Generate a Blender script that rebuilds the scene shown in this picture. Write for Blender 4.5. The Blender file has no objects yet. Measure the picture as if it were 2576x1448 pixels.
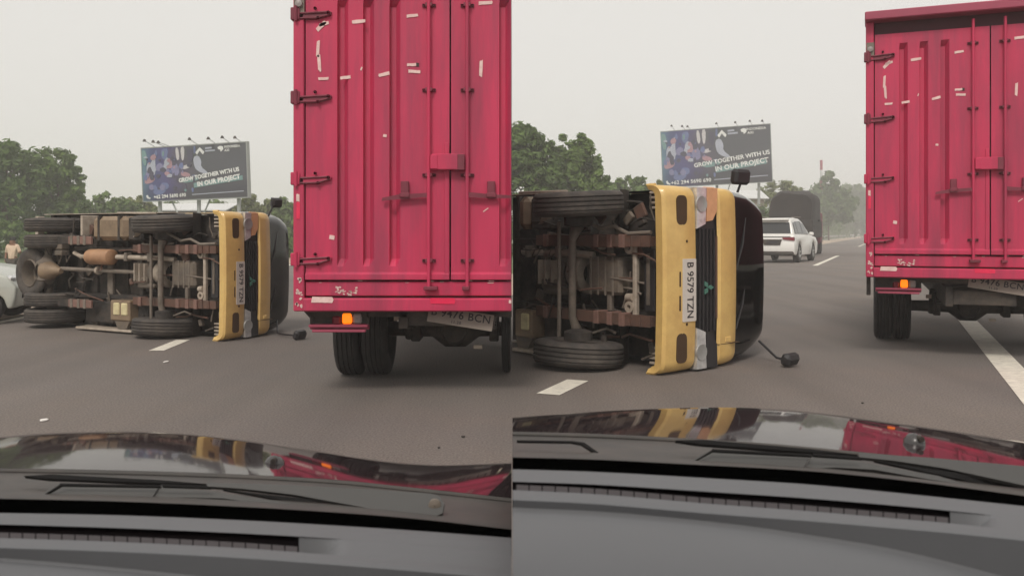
import bpy, math, random
from mathutils import Vector, Matrix, noise

# ------------------------------------------------------------------ camera, sky, sun, exposure
SC = bpy.context.scene
COL = SC.collection
F = 2200.0          # focal length in units of a 2576 wide picture
HZ = 586.0          # row of the horizon in the same units
CH = 1.25           # eye height
cam = bpy.data.cameras.new('camera')
cam.sensor_width = 36.0
cam.lens = 36.0 * F / 2576.0
cam.shift_y = -(724.0 - HZ) / 2576.0
cam.clip_start = 0.05
cam.clip_end = 2000.0
camo = bpy.data.objects.new('camera', cam)
COL.objects.link(camo)
camo.location = (0, 0, CH)
camo.rotation_euler = (math.radians(90), 0, 0)
SC.camera = camo
cam.dof.use_dof = True
cam.dof.focus_distance = 9.0
cam.dof.aperture_fstop = 9.0

SUN_EL, SUN_AZ = 48.0, 195.0     # azimuth measured clockwise from +Y: behind the camera, to the left
world = bpy.data.worlds.new('World')
SC.world = world
world.use_nodes = True
wn, wl = world.node_tree.nodes, world.node_tree.links
wn.clear()
wo = wn.new('ShaderNodeOutputWorld')
bg = wn.new('ShaderNodeBackground')
sky = wn.new('ShaderNodeTexSky')
sky.sky_type = 'NISHITA'
sky.sun_disc = False
sky.sun_elevation = math.radians(SUN_EL)
sky.sun_rotation = math.radians(SUN_AZ)
sky.air_density = 1.0
sky.dust_density = 6.0
sky.ozone_density = 1.0
hs = wn.new('ShaderNodeHueSaturation')
hs.inputs['Saturation'].default_value = 0.12
wl.new(sky.outputs[0], hs.inputs['Color'])
mx = wn.new('ShaderNodeMix'); mx.data_type = 'RGBA'      # overcast veil over the clear sky
mx.inputs[0].default_value = 0.86
mx.inputs[7].default_value = (7.5, 7.3, 6.95, 1)
wl.new(hs.outputs[0], mx.inputs[6])
wl.new(mx.outputs[2], bg.inputs['Color'])
bg.inputs['Strength'].default_value = 0.1
wl.new(bg.outputs[0], wo.inputs['Surface'])

sun = bpy.data.lights.new('sun', 'SUN')
sun.energy = 1.5
sun.angle = math.radians(14)
sun.color = (1.0, 0.93, 0.84)
suno = bpy.data.objects.new('sun', sun)
COL.objects.link(suno)
_az = math.radians(SUN_AZ); _el = math.radians(SUN_EL)
_sd = Vector((math.sin(_az) * math.cos(_el), math.cos(_az) * math.cos(_el), math.sin(_el)))
suno.rotation_euler = _sd.to_track_quat('Z', 'Y').to_euler()
suno.location = (0, -20, 30)

vs = SC.view_settings
vs.view_transform = 'Standard'
vs.look = 'None'
vs.exposure = 0.25
vs.gamma = 1.0
vs.use_curve_mapping = False
SC.render.engine = 'CYCLES'
SC.cycles.use_denoising = True
SC.cycles.max_bounces = 6
SC.cycles.volume_bounces = 1

R = random.Random(7)

# ------------------------------------------------------------------ helpers
def lin(r, g, b):
    f = lambda v: (v / 255.0 / 12.92) if v <= 10 else ((v / 255.0 + 0.055) / 1.055) ** 2.4
    return (f(r), f(g), f(b), 1.0)

def P(x, y, D):
    return Vector(((x - 1288.0) / F * D, D, CH - (y - HZ) / F * D))

def mat(name, col, rough=0.6, metal=0.0, var=0.15, scale=6.0, bump=0.0, bscale=40.0, dirt=None, dirt_amt=0.5,
        dirt_scale=3.0, coat=0.0, spec=0.5, emit=None, emit_s=0.0, rvar=0.1, stretch=None):
    m = bpy.data.materials.new(name)
    m.use_nodes = True
    nt = m.node_tree; n = nt.nodes; l = nt.links
    b = n['Principled BSDF']
    tc = n.new('ShaderNodeTexCoord')
    src = tc.outputs['Object']
    if stretch:
        mp = n.new('ShaderNodeMapping'); mp.inputs['Scale'].default_value = stretch
        l.new(src, mp.inputs['Vector']); src = mp.outputs[0]
    nz = n.new('ShaderNodeTexNoise'); nz.inputs['Scale'].default_value = scale
    nz.inputs['Detail'].default_value = 6; nz.inputs['Roughness'].default_value = 0.65
    l.new(src, nz.inputs['Vector'])
    rp = n.new('ShaderNodeMapRange')
    rp.inputs[1].default_value = 0.25; rp.inputs[2].default_value = 0.75
    rp.inputs[3].default_value = 1 - var; rp.inputs[4].default_value = 1 + var
    l.new(nz.outputs['Fac'], rp.inputs[0])
    mul = n.new('ShaderNodeVectorMath'); mul.operation = 'SCALE'
    mul.inputs[0].default_value = col[:3]
    l.new(rp.outputs[0], mul.inputs['Scale'])
    out = mul.outputs[0]
    if dirt:
        dz = n.new('ShaderNodeTexNoise'); dz.inputs['Scale'].default_value = dirt_scale
        dz.inputs['Detail'].default_value = 8; dz.inputs['Roughness'].default_value = 0.7
        l.new(src, dz.inputs['Vector'])
        dr = n.new('ShaderNodeMapRange')
        dr.inputs[1].default_value = 0.42; dr.inputs[2].default_value = 0.72
        dr.inputs[3].default_value = 0.0; dr.inputs[4].default_value = dirt_amt
        l.new(dz.outputs['Fac'], dr.inputs[0])
        mm = n.new('ShaderNodeMix'); mm.data_type = 'RGBA'
        l.new(dr.outputs[0], mm.inputs[0]); l.new(out, mm.inputs[6]); mm.inputs[7].default_value = dirt
        out = mm.outputs[2]
    l.new(out, b.inputs['Base Color'])
    b.inputs['Metallic'].default_value = metal
    b.inputs['Specular IOR Level'].default_value = spec
    rr = n.new('ShaderNodeMapRange')
    rr.inputs[3].default_value = max(0.0, rough - rvar); rr.inputs[4].default_value = min(1, rough + rvar)
    l.new(nz.outputs['Fac'], rr.inputs[0]); l.new(rr.outputs[0], b.inputs['Roughness'])
    if coat:
        b.inputs['Coat Weight'].default_value = coat
        b.inputs['Coat Roughness'].default_value = 0.04
    if bump:
        bz = n.new('ShaderNodeTexNoise'); bz.inputs['Scale'].default_value = bscale; bz.inputs['Detail'].default_value = 4
        l.new(src, bz.inputs['Vector'])
        bp = n.new('ShaderNodeBump'); bp.inputs['Strength'].default_value = bump; bp.inputs['Distance'].default_value = 0.01
        l.new(bz.outputs['Fac'], bp.inputs['Height']); l.new(bp.outputs[0], b.inputs['Normal'])
    if emit:
        b.inputs['Emission Color'].default_value = emit
        b.inputs['Emission Strength'].default_value = emit_s
    return m

class MB:
    """collects shapes into one mesh"""
    def __init__(self):
        self.v = []; self.f = []; self.s = []
    def add(self, vs, fs, smooth=False):
        o = len(self.v)
        self.v += [tuple(p) for p in vs]
        for q in fs:
            self.f.append(tuple(i + o for i in q)); self.s.append(smooth)
        return self
    def box(self, a, b, bev=0.0, M=None):
        x0, y0, z0 = [min(a[i], b[i]) for i in range(3)]
        x1, y1, z1 = [max(a[i], b[i]) for i in range(3)]
        e = min(bev, (x1 - x0) * .45, (y1 - y0) * .45, (z1 - z0) * .45)
        if e <= 0:
            vs = [(x, y, z) for x in (x0, x1) for y in (y0, y1) for z in (z0, z1)]
            fs = [(0, 1, 3, 2), (4, 6, 7, 5), (0, 4, 5, 1), (2, 3, 7, 6), (0, 2, 6, 4), (1, 5, 7, 3)]
        else:
            vs = []; idx = {}
            for i, x in enumerate((x0, x1)):
                for j, y in enumerate((y0, y1)):
                    for k, z in enumerate((z0, z1)):
                        sx, sy, sz = (1 if i == 0 else -1), (1 if j == 0 else -1), (1 if k == 0 else -1)
                        idx[i, j, k, 0] = len(vs); vs.append((x, y + sy * e, z + sz * e))
                        idx[i, j, k, 1] = len(vs); vs.append((x + sx * e, y, z + sz * e))
                        idx[i, j, k, 2] = len(vs); vs.append((x + sx * e, y + sy * e, z))
            fs = []
            g = idx
            for i in (0, 1):
                fs.append((g[i, 0, 0, 0], g[i, 1, 0, 0], g[i, 1, 1, 0], g[i, 0, 1, 0]))
                fs.append((g[0, i, 0, 1], g[1, i, 0, 1], g[1, i, 1, 1], g[0, i, 1, 1]))
                fs.append((g[0, 0, i, 2], g[1, 0, i, 2], g[1, 1, i, 2], g[0, 1, i, 2]))
            for j in (0, 1):
                for k in (0, 1):
                    fs.append((g[0, j, k, 1], g[1, j, k, 1], g[1, j, k, 2], g[0, j, k, 2]))
                    fs.append((g[j, 0, k, 0], g[j, 1, k, 0], g[j, 1, k, 2], g[j, 0, k, 2]))
                    fs.append((g[j, k, 0, 0], g[j, k, 1, 0], g[j, k, 1, 1], g[j, k, 0, 1]))
            for i in (0, 1):
                for j in (0, 1):
                    for k in (0, 1):
                        fs.append((g[i, j, k, 0], g[i, j, k, 1], g[i, j, k, 2]))
        if M: vs = [M @ Vector(p) for p in vs]
        return self.add(vs, fs)
    def prism(self, poly, a, b, axis=2):
        """polygon in the two other axes, extruded along axis from a to b"""
        n = len(poly)
        def mk(p, h):
            if axis == 2: return (p[0], p[1], h)
            if axis == 1: return (p[0], h, p[1])
            return (h, p[0], p[1])
        vs = [mk(p, a) for p in poly] + [mk(p, b) for p in poly]
        fs = [tuple(range(n)), tuple(range(2 * n - 1, n - 1, -1))]
        fs += [(i, (i + 1) % n, (i + 1) % n + n, i + n) for i in range(n)]
        return self.add(vs, fs)
    def tube(self, pts, r, seg=8, smooth=True, cap=True):
        pts = [Vector(p) for p in pts]
        rs = r if isinstance(r, (list, tuple)) else [r] * len(pts)
        vs = []; fs = []
        up = None
        for i, p in enumerate(pts):
            t = (pts[min(i + 1, len(pts) - 1)] - pts[max(i - 1, 0)])
            t = t.normalized() if t.length > 1e-9 else Vector((0, 0, 1))
            if up is None:
                up = Vector((0, 0, 1)) if abs(t.z) < .9 else Vector((1, 0, 0))
            a = t.cross(up)
            if a.length < 1e-4: a = t.orthogonal()
            a.normalize(); bb = t.cross(a).normalized(); up = -bb if (-bb).dot(up) > 0 else bb
            for k in range(seg):
                an = 2 * math.pi * k / seg
                vs.append(p + a * math.cos(an) * rs[i] + bb * math.sin(an) * rs[i])
        for i in range(len(pts) - 1):
            for k in range(seg):
                fs.append((i * seg + k, i * seg + (k + 1) % seg, (i + 1) * seg + (k + 1) % seg, (i + 1) * seg + k))
        self.add(vs, fs, smooth)
        if cap:
            self.add([vs[k] for k in range(seg)], [tuple(range(seg))])
            self.add([vs[(len(pts) - 1) * seg + k] for k in range(seg)], [tuple(range(seg))])
        return self
    def lathe(self, prof, axis, centre, seg=28, smooth=True):
        """prof: (radius, offset along axis)"""
        vs = []; fs = []
        c = Vector(centre)
        for r, h in prof:
            for k in range(seg):
                a = 2 * math.pi * k / seg
                x, y = r * math.cos(a), r * math.sin(a)
                p = {'z': (x, y, h), 'y': (x, h, y), 'x': (h, x, y)}[axis]
                vs.append(c + Vector(p))
        n = len(prof)
        for i in range(n - 1):
            for k in range(seg):
                fs.append((i * seg + k, i * seg + (k + 1) % seg, (i + 1) * seg + (k + 1) % seg, (i + 1) * seg + k))
        return self.add(vs, fs, smooth)
    def grid(self, rows, smooth=True):
        n = len(rows[0]); vs = [p for r in rows for p in r]; fs = []
        for i in range(len(rows) - 1):
            for k in range(n - 1):
                fs.append((i * n + k, i * n + k + 1, (i + 1) * n + k + 1, (i + 1) * n + k))
        return self.add(vs, fs, smooth)
    def build(self, name, m, parent=None, fix=True):
        me = bpy.data.meshes.new(name)
        me.from_pydata(self.v, [], self.f)
        if fix:
            import bmesh
            bm = bmesh.new(); bm.from_mesh(me)
            bmesh.ops.remove_doubles(bm, verts=bm.verts, dist=1e-5)
            bmesh.ops.recalc_face_normals(bm, faces=bm.faces)
            bm.to_mesh(me); bm.free()
            if any(self.s):
                for p in me.polygons: p.use_smooth = True
                try: me.set_sharp_from_angle(angle=math.radians(38))
                except Exception: pass
        else:
            for p, s in zip(me.polygons, self.s): p.use_smooth = s
        me.materials.append(m)
        o = bpy.data.objects.new(name, me)
        COL.objects.link(o)
        if parent: o.parent = parent
        return o

def tag(o, label=None, cat=None, group=None, kind=None):
    if label: o['label'] = label
    if cat: o['category'] = cat
    if group: o['group'] = group
    if kind: o['kind'] = kind
    return o

def empty(name, loc=(0, 0, 0), M=None):
    o = bpy.data.objects.new(name, None)
    COL.objects.link(o)
    if M is not None: o.matrix_world = M
    else: o.location = loc
    o.empty_display_size = 0.1
    return o

def text_mesh(s, size=1.0, extrude=0.0, bold=0.0, spacing=1.0):
    c = bpy.data.curves.new('lettering', 'FONT')
    c.body = s; c.size = size; c.extrude = extrude; c.align_x = 'CENTER'; c.align_y = 'CENTER'; c.offset = bold
    c.resolution_u = 3; c.space_character = spacing
    o = bpy.data.objects.new('lettering', c)
    me = bpy.data.meshes.new_from_object(o)
    bpy.data.objects.remove(o)
    return me

def text(name, s, m, parent, M, size=1.0, bold=0.0, spacing=1.0):
    me = text_mesh(s, size, 0.0, bold, spacing)
    me.transform(M)
    me.materials.clear(); me.materials.append(m)
    o = bpy.data.objects.new(name, me); COL.objects.link(o)
    if parent: o.parent = parent
    return o

def ngon(cx, cy, rx, ry, n=12, ph=0.0, wob=0.0, seed=0):
    rr = random.Random(seed)
    return [(cx + rx * math.cos(2 * math.pi * k / n + ph) * (1 + wob * (rr.random() - .5)),
             cy + ry * math.sin(2 * math.pi * k / n + ph) * (1 + wob * (rr.random() - .5))) for k in range(n)]

# ------------------------------------------------------------------ materials
GREYDUST = lin(140, 122, 104)
def asphalt_material():
    m = mat('asphalt', lin(110, 103, 99), 0.88, var=0.10, scale=0.5, bump=0.45, bscale=150, dirt=lin(124, 111, 101), dirt_amt=0.7, dirt_scale=0.2)
    n, l = m.node_tree.nodes, m.node_tree.links
    b = n['Principled BSDF']; src = b.inputs['Base Color'].links[0].from_socket
    tc = n.new('ShaderNodeTexCoord')
    def layer(src, scale, lo, hi, v0, v1, rot=0.0, sc=(1, 1, 1), detail=3):
        mp = n.new('ShaderNodeMapping'); mp.inputs['Rotation'].default_value = (0, 0, rot); mp.inputs['Scale'].default_value = sc
        l.new(tc.outputs['Object'], mp.inputs['Vector'])
        z = n.new('ShaderNodeTexNoise'); z.inputs['Scale'].default_value = scale; z.inputs['Detail'].default_value = detail; l.new(mp.outputs[0], z.inputs['Vector'])
        r = n.new('ShaderNodeMapRange'); r.inputs[1].default_value = lo; r.inputs[2].default_value = hi; r.inputs[3].default_value = v0; r.inputs[4].default_value = v1
        l.new(z.outputs['Fac'], r.inputs[0])
        q = n.new('ShaderNodeVectorMath'); q.operation = 'SCALE'; l.new(src, q.inputs[0]); l.new(r.outputs[0], q.inputs['Scale'])
        return q.outputs[0]
    src = layer(src, 70, .35, .65, .72, 1.28, detail=3)                    # stone chips
    src = layer(src, .09, .35, .65, .86, 1.10)                             # large patches
    src = layer(src, 1.3, .30, .62, .86, 1.05, math.radians(20), (1, .05, 1), 4)    # worn tracks along the carriageway
    src = layer(src, .7, .64, .74, 1.0, .78, 0, (1, 1, 1), 6)               # oil stains
    l.new(src, b.inputs['Base Color'])
    return m
M_asphalt = asphalt_material()
M_shoulder = mat('concrete', lin(176, 158, 140), 0.9, var=0.12, scale=1.2, bump=0.3)
M_paint = mat('road_paint', lin(226, 220, 206), 0.7, var=0.08, scale=8, dirt=lin(150, 142, 134), dirt_amt=0.5, dirt_scale=9)
M_grass = mat('verge_grass', lin(88, 104, 66), 0.95, var=0.35, scale=0.8, bump=0.5, bscale=6)
M_red = mat('red_paint', lin(193, 53, 88), 0.48, var=0.12, scale=1.3, dirt=lin(134, 56, 78), dirt_amt=0.85, dirt_scale=1.6, stretch=(3.2, 3.2, 0.35), spec=0.4, bump=0.12, bscale=5)
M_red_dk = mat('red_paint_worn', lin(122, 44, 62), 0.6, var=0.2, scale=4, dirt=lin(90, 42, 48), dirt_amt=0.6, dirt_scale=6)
M_red_rc = mat('recess_shade', lin(84, 40, 50), 0.7, var=0.2, scale=4)  # truck red darkened in the colour, as shade under the roof header
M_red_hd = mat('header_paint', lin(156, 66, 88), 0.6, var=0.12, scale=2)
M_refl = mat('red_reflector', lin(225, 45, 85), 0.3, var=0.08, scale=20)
M_white = mat('white_sticker', lin(228, 198, 192), 0.6, var=0.1, scale=14, dirt=lin(205, 150, 150), dirt_amt=0.6, dirt_scale=25)
M_peel = mat('bare_primer', lin(214, 190, 182), 0.8, var=0.2, scale=40)
M_amber = mat('amber_lamp', lin(235, 120, 30), 0.25, var=0.1, scale=30, emit=lin(255, 120, 10), emit_s=1.1)
M_tail = mat('tail_lamp', lin(120, 20, 40), 0.25, var=0.1, scale=30)
M_revl = mat('reverse_lamp', lin(150, 140, 138), 0.3, var=0.1, scale=30)
M_rubber = mat('rubber', lin(62, 58, 56), 0.85, var=0.2, scale=12, dirt=lin(112, 102, 92), dirt_amt=0.6, dirt_scale=5, bump=0.2, bscale=60)
M_rubber2 = mat('tyre_rubber', lin(44, 42, 42), 0.85, var=0.2, scale=12, dirt=lin(80, 74, 70), dirt_amt=0.5, dirt_scale=5)
M_under = mat('underbody', lin(46, 42, 40), 0.8, var=0.3, scale=6, dirt=lin(98, 87, 76), dirt_amt=0.7, dirt_scale=4, bump=0.2)
M_steel = mat('dusty_steel', lin(120, 110, 100), 0.65, var=0.25, scale=7, dirt=lin(82, 72, 62), dirt_amt=0.6, dirt_scale=9, bump=0.15)
M_cast = mat('cast_metal', lin(96, 88, 80), 0.7, var=0.3, scale=8, dirt=lin(140, 122, 100), dirt_amt=0.5, dirt_scale=6, bump=0.3)
M_pale = mat('pale_metal', lin(176, 164, 150), 0.6, var=0.2, scale=9, dirt=lin(120, 100, 80), dirt_amt=0.6, dirt_scale=8)
M_rust = mat('rusty_spring', lin(98, 70, 58), 0.8, var=0.3, scale=8, dirt=lin(78, 68, 62), dirt_amt=0.8, dirt_scale=7)
M_rustp = mat('rusty_band', lin(124, 94, 84), 0.8, var=0.25, scale=12)
M_tank = mat('tank_metal', lin(144, 124, 102), 0.55, var=0.2, scale=5, dirt=lin(94, 76, 60), dirt_amt=0.75, dirt_scale=4, metal=0.2)
M_muff = mat('muffler_metal', lin(176, 136, 104), 0.6, var=0.2, scale=6, dirt=lin(120, 84, 60), dirt_amt=0.6, dirt_scale=5)
M_batt = mat('battery_case', lin(216, 204, 160), 0.6, var=0.12, scale=10, dirt=lin(140, 120, 90), dirt_amt=0.5, dirt_scale=8)
M_yellow = mat('yellow_paint', lin(222, 186, 114), 0.42, var=0.06, scale=3, dirt=lin(182, 138, 82), dirt_amt=0.6, dirt_scale=2.5, coat=0.2)
M_black = mat('black_plastic', lin(40, 38, 40), 0.55, var=0.15, scale=8)
M_slot = mat('fog_lamp_recess', lin(70, 48, 26), 0.8, var=0.2, scale=20)
M_screen = mat('dark_glass', lin(16, 14, 15), 0.08, var=0.1, scale=2, rvar=0.02, spec=0.25)
M_lens = mat('clear_lens', lin(214, 214, 214), 0.12, var=0.3, scale=14, metal=0.5)
M_orange = mat('orange_lens', lin(212, 158, 118), 0.3, var=0.12, scale=12)
M_plate = mat('plate_white', lin(206, 198, 190), 0.5, var=0.06, scale=14)
M_plate2 = mat('plate_shaded', lin(132, 121, 112), 0.7, var=0.12, scale=14)  # plate colour darkened to look shaded under the rear beam
M_ink = mat('plate_ink', lin(40, 36, 40), 0.6, var=0.1, scale=10)
M_emblem = mat('emblem', lin(74, 120, 106), 0.4, var=0.15, scale=20)
M_carwhite = mat('white_car_paint', lin(232, 230, 226), 0.3, var=0.03, scale=2, coat=0.3)
M_silver = mat('silver_car_paint', lin(186, 188, 180), 0.35, var=0.05, scale=2, coat=0.3, metal=0.2)
M_glass = mat('car_glass', lin(50, 52, 54), 0.12, var=0.1, scale=2)
M_rim = mat('alloy_rim', lin(170, 170, 168), 0.4, var=0.15, scale=8, metal=0.5)
M_bonnet = mat('bonnet_paint', lin(52, 44, 46), 0.05, var=0.06, scale=1.5, rvar=0.02, spec=0.5, bump=0.012, bscale=9)  # dark paint; the faint red in its colour stands for maroon reflections
M_bonnet.node_tree.nodes['Principled BSDF'].inputs['IOR'].default_value = 1.28
M_cowl = mat('cowl_plastic', lin(66, 63, 61), 0.6, var=0.12, scale=10, dirt=lin(94, 84, 78), dirt_amt=0.5, dirt_scale=8)
M_wiper = mat('wiper_metal', lin(74, 73, 72), 0.5, var=0.08, scale=8)
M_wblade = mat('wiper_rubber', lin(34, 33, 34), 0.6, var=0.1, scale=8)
M_frit = mat('black_band', (0.0004, 0.0004, 0.0004, 1), 1.0, var=0.1, scale=4, spec=0.0, rvar=0.0)
M_dash = mat('dash_plastic', lin(106, 107, 110), 0.75, var=0.05, scale=3, bump=0.06, bscale=500, spec=0.3)
M_slotd = mat('vent_dark', lin(26, 22, 24), 0.8, var=0.1, scale=4, spec=0.1)
M_slat = mat('vent_slat', lin(74, 70, 72), 0.7, var=0.1, scale=8, spec=0.2)
M_chrome = mat('nozzle_plastic', lin(70, 68, 68), 0.25, var=0.1, scale=20)
M_bark = mat('bark', lin(92, 78, 64), 0.9, var=0.3, scale=4, bump=0.4, bscale=8)
M_rail = mat('guardrail_steel', lin(160, 162, 160), 0.5, var=0.1, scale=1.5, metal=0.3)
M_tarp = mat('tarpaulin', lin(48, 44, 43), 0.8, var=0.3, scale=1.2, dirt=lin(66, 58, 54), dirt_amt=0.6, dirt_scale=0.9)
M_shed = mat('shed_wall', lin(120, 100, 90), 0.85, var=0.2, scale=0.8)
M_roofw = mat('roof_sheet', lin(206, 206, 206), 0.6, var=0.1, scale=1)
M_shirt = mat('shirt_cloth', lin(208, 182, 160), 0.9, var=0.1, scale=8)
M_skin = mat('skin', lin(130, 92, 70), 0.7, var=0.08, scale=8)
M_hair = mat('hair', lin(28, 24, 22), 0.8, var=0.1, scale=20)
M_trous = mat('trousers', lin(70, 62, 56), 0.9, var=0.1, scale=8)
M_stone = mat('loose_stone', lin(60, 56, 54), 0.9, var=0.3, scale=30)
M_chip = mat('broken_plastic', lin(230, 226, 220), 0.5, var=0.05, scale=30)

# ------------------------------------------------------------------ ground, roads
def sheet(name, poly, z, m, parent=None):
    mb = MB(); mb.add([(x, y, z) for x, y in poly], [tuple(range(len(poly)))])
    o = mb.build(name, m, parent, fix=False)
    if parent is None: tag(o, kind='structure')
    return o

def road_line(phi, L, t):
    s, c = math.sin(phi), math.cos(phi)
    return (t * s + L * c, t * c - L * s)
PL = math.atan((1134 - 1288) / F)      # heading of the carriageway in the one half
PR = math.atan((2240 - 1288) / F)      # and in the other

g = MB()
N = 24
rows = []
for j in range(N + 1):
    rows.append([(-300 + 600 * i / N, -30 + 455 * j / N, -0.05) for i in range(N + 1)])
g.grid(rows, smooth=False)
ground = g.build('ground', M_grass, fix=False); tag(ground, kind='structure')

a = road_line(PL, -6.46, -20); b = road_line(PL, -6.46, 62)
c_ = (-4.6, 62.0)
d_ = (-0.72, 15.8)
LB = -6.96
e_ = road_line(PR, LB, 430); f_ = road_line(PR, 16, 430); h_ = road_line(PR, 16, -20)
road = sheet('road', [a, b, c_, d_, road_line(PR, LB, 60), e_, f_, h_], 0.0, M_asphalt)
# concrete shoulders
sheet('shoulder', [road_line(PL, -6.46, -10), road_line(PL, -6.46, 62), road_line(PL, -9.8, 62), road_line(PL, -9.8, -10)], 0.006, M_shoulder)
def at_x(phi, L, X):
    t = (X - L * math.cos(phi)) / math.sin(phi)
    return road_line(phi, L, t)
sheet('shoulder', [at_x(PR, LB, -0.7), road_line(PR, LB, 430), road_line(PR, LB - 3.6, 430), at_x(PR, LB - 3.6, -2.0)], 0.006, M_shoulder)
# painted markings, parts of the road
def dash(phi, L, t0, t1, wdt=0.13):
    sheet('road_marking', [road_line(phi, L - wdt / 2, t0), road_line(phi, L - wdt / 2, t1), road_line(phi, L + wdt / 2, t1), road_line(phi, L + wdt / 2, t0)], 0.004, M_paint, road)
def t_of(x, y, phi):
    D = CH * F / (y - HZ); X = (x - 1288) / F * D
    s, c = math.sin(phi), math.cos(phi)
    return X * s + D * c, X * c - D * s
t0, L0 = t_of(393, 882, PL); t1, L1 = t_of(415, 862, PL)
dash(PL, L0, t0, t1 + 0.25, 0.16)
te, Le = t_of(36, 797, PL)
dash(PL, -6.30, -5, 60, 0.16)
t0, L0 = t_of(1378, 992, PR); t1, L1 = t_of(1440, 958, PR)
dash(PR, L0, t0, t1 + 0.05, 0.19)
t0, L0b = t_of(2050, 668, PR); t1, L1 = t_of(2104, 643, PR)
dash(PR, L0b, t0, t1, 0.2)
t0, L0c = t_of(2160, 620, PR); dash(PR, L0c, t0, t0 + 22, 0.2)
t0, L0 = t_of(2420, 790, PR); t1, L1 = t_of(2600, 1012, PR)
dash(PR, L0, -6, t0, 0.24)

# ------------------------------------------------------------------ red box trucks
def corrugated(mb, x0, x1, z0, z1, chans, y=0.0, dep=0.05, zb=0.10, zt=0.10, ramp=0.055):
    """door skin facing -y with vertical channels pressed into it; chans: (left, right)"""
    cuts = [z0, z0 + zb, z0 + zb + ramp, z1 - zt - ramp, z1 - zt, z1]
    xs = [(x0, 0)]
    for l, r in chans:
        w = r - l
        xs += [(l, 0), (l + 0.05 * w, 1), (l + 0.55 * w, 1), (r, 0)]
    xs.append((x1, 0))
    rows = []
    for k, z in enumerate(cuts):
        on = 1 if 2 <= k <= 3 else 0
        rows.append([(x, y + dep * d * on, z) for x, d in xs])
    mb.grid(rows, smooth=False)

def tyre_mesh(mb, r, w, axis, c, tread=True, seg=36):
    h = w / 2
    prof = [(r * .56, -h * .72), (r * .66, -h * .95), (r * .82, -h), (r * .94, -h * .9), (r * .985, -h * .72)]
    if tread:
        for i in range(4):
            a0 = -h * .72 + (i + .42) * (h * 1.44) / 4; a1 = a0 + h * .07
            prof += [(r, a0 - .004), (r * .965, a0), (r * .965, a1), (r, a1 + .004)]
    prof += [(r * .985, h * .72), (r * .94, h * .9), (r * .82, h), (r * .66, h * .95), (r * .56, h * .72), (r * .56, -h * .72)]
    mb.lathe(prof, axis, c, seg=seg)

def rim_mesh(mb, r, w, axis, c, sgn=1, seg=24):
    h = w / 2
    mb.lathe([(r * .57, -h * .7), (r * .57, h * .7 * sgn), (r * .5, h * .55 * sgn), (r * .46, 0.0), (r * .30, h * .15 * sgn), (r * .28, h * .55 * sgn), (r * .16, h * .75 * sgn), (0.001, h * .75 * sgn)], axis, c, seg=seg)

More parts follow.
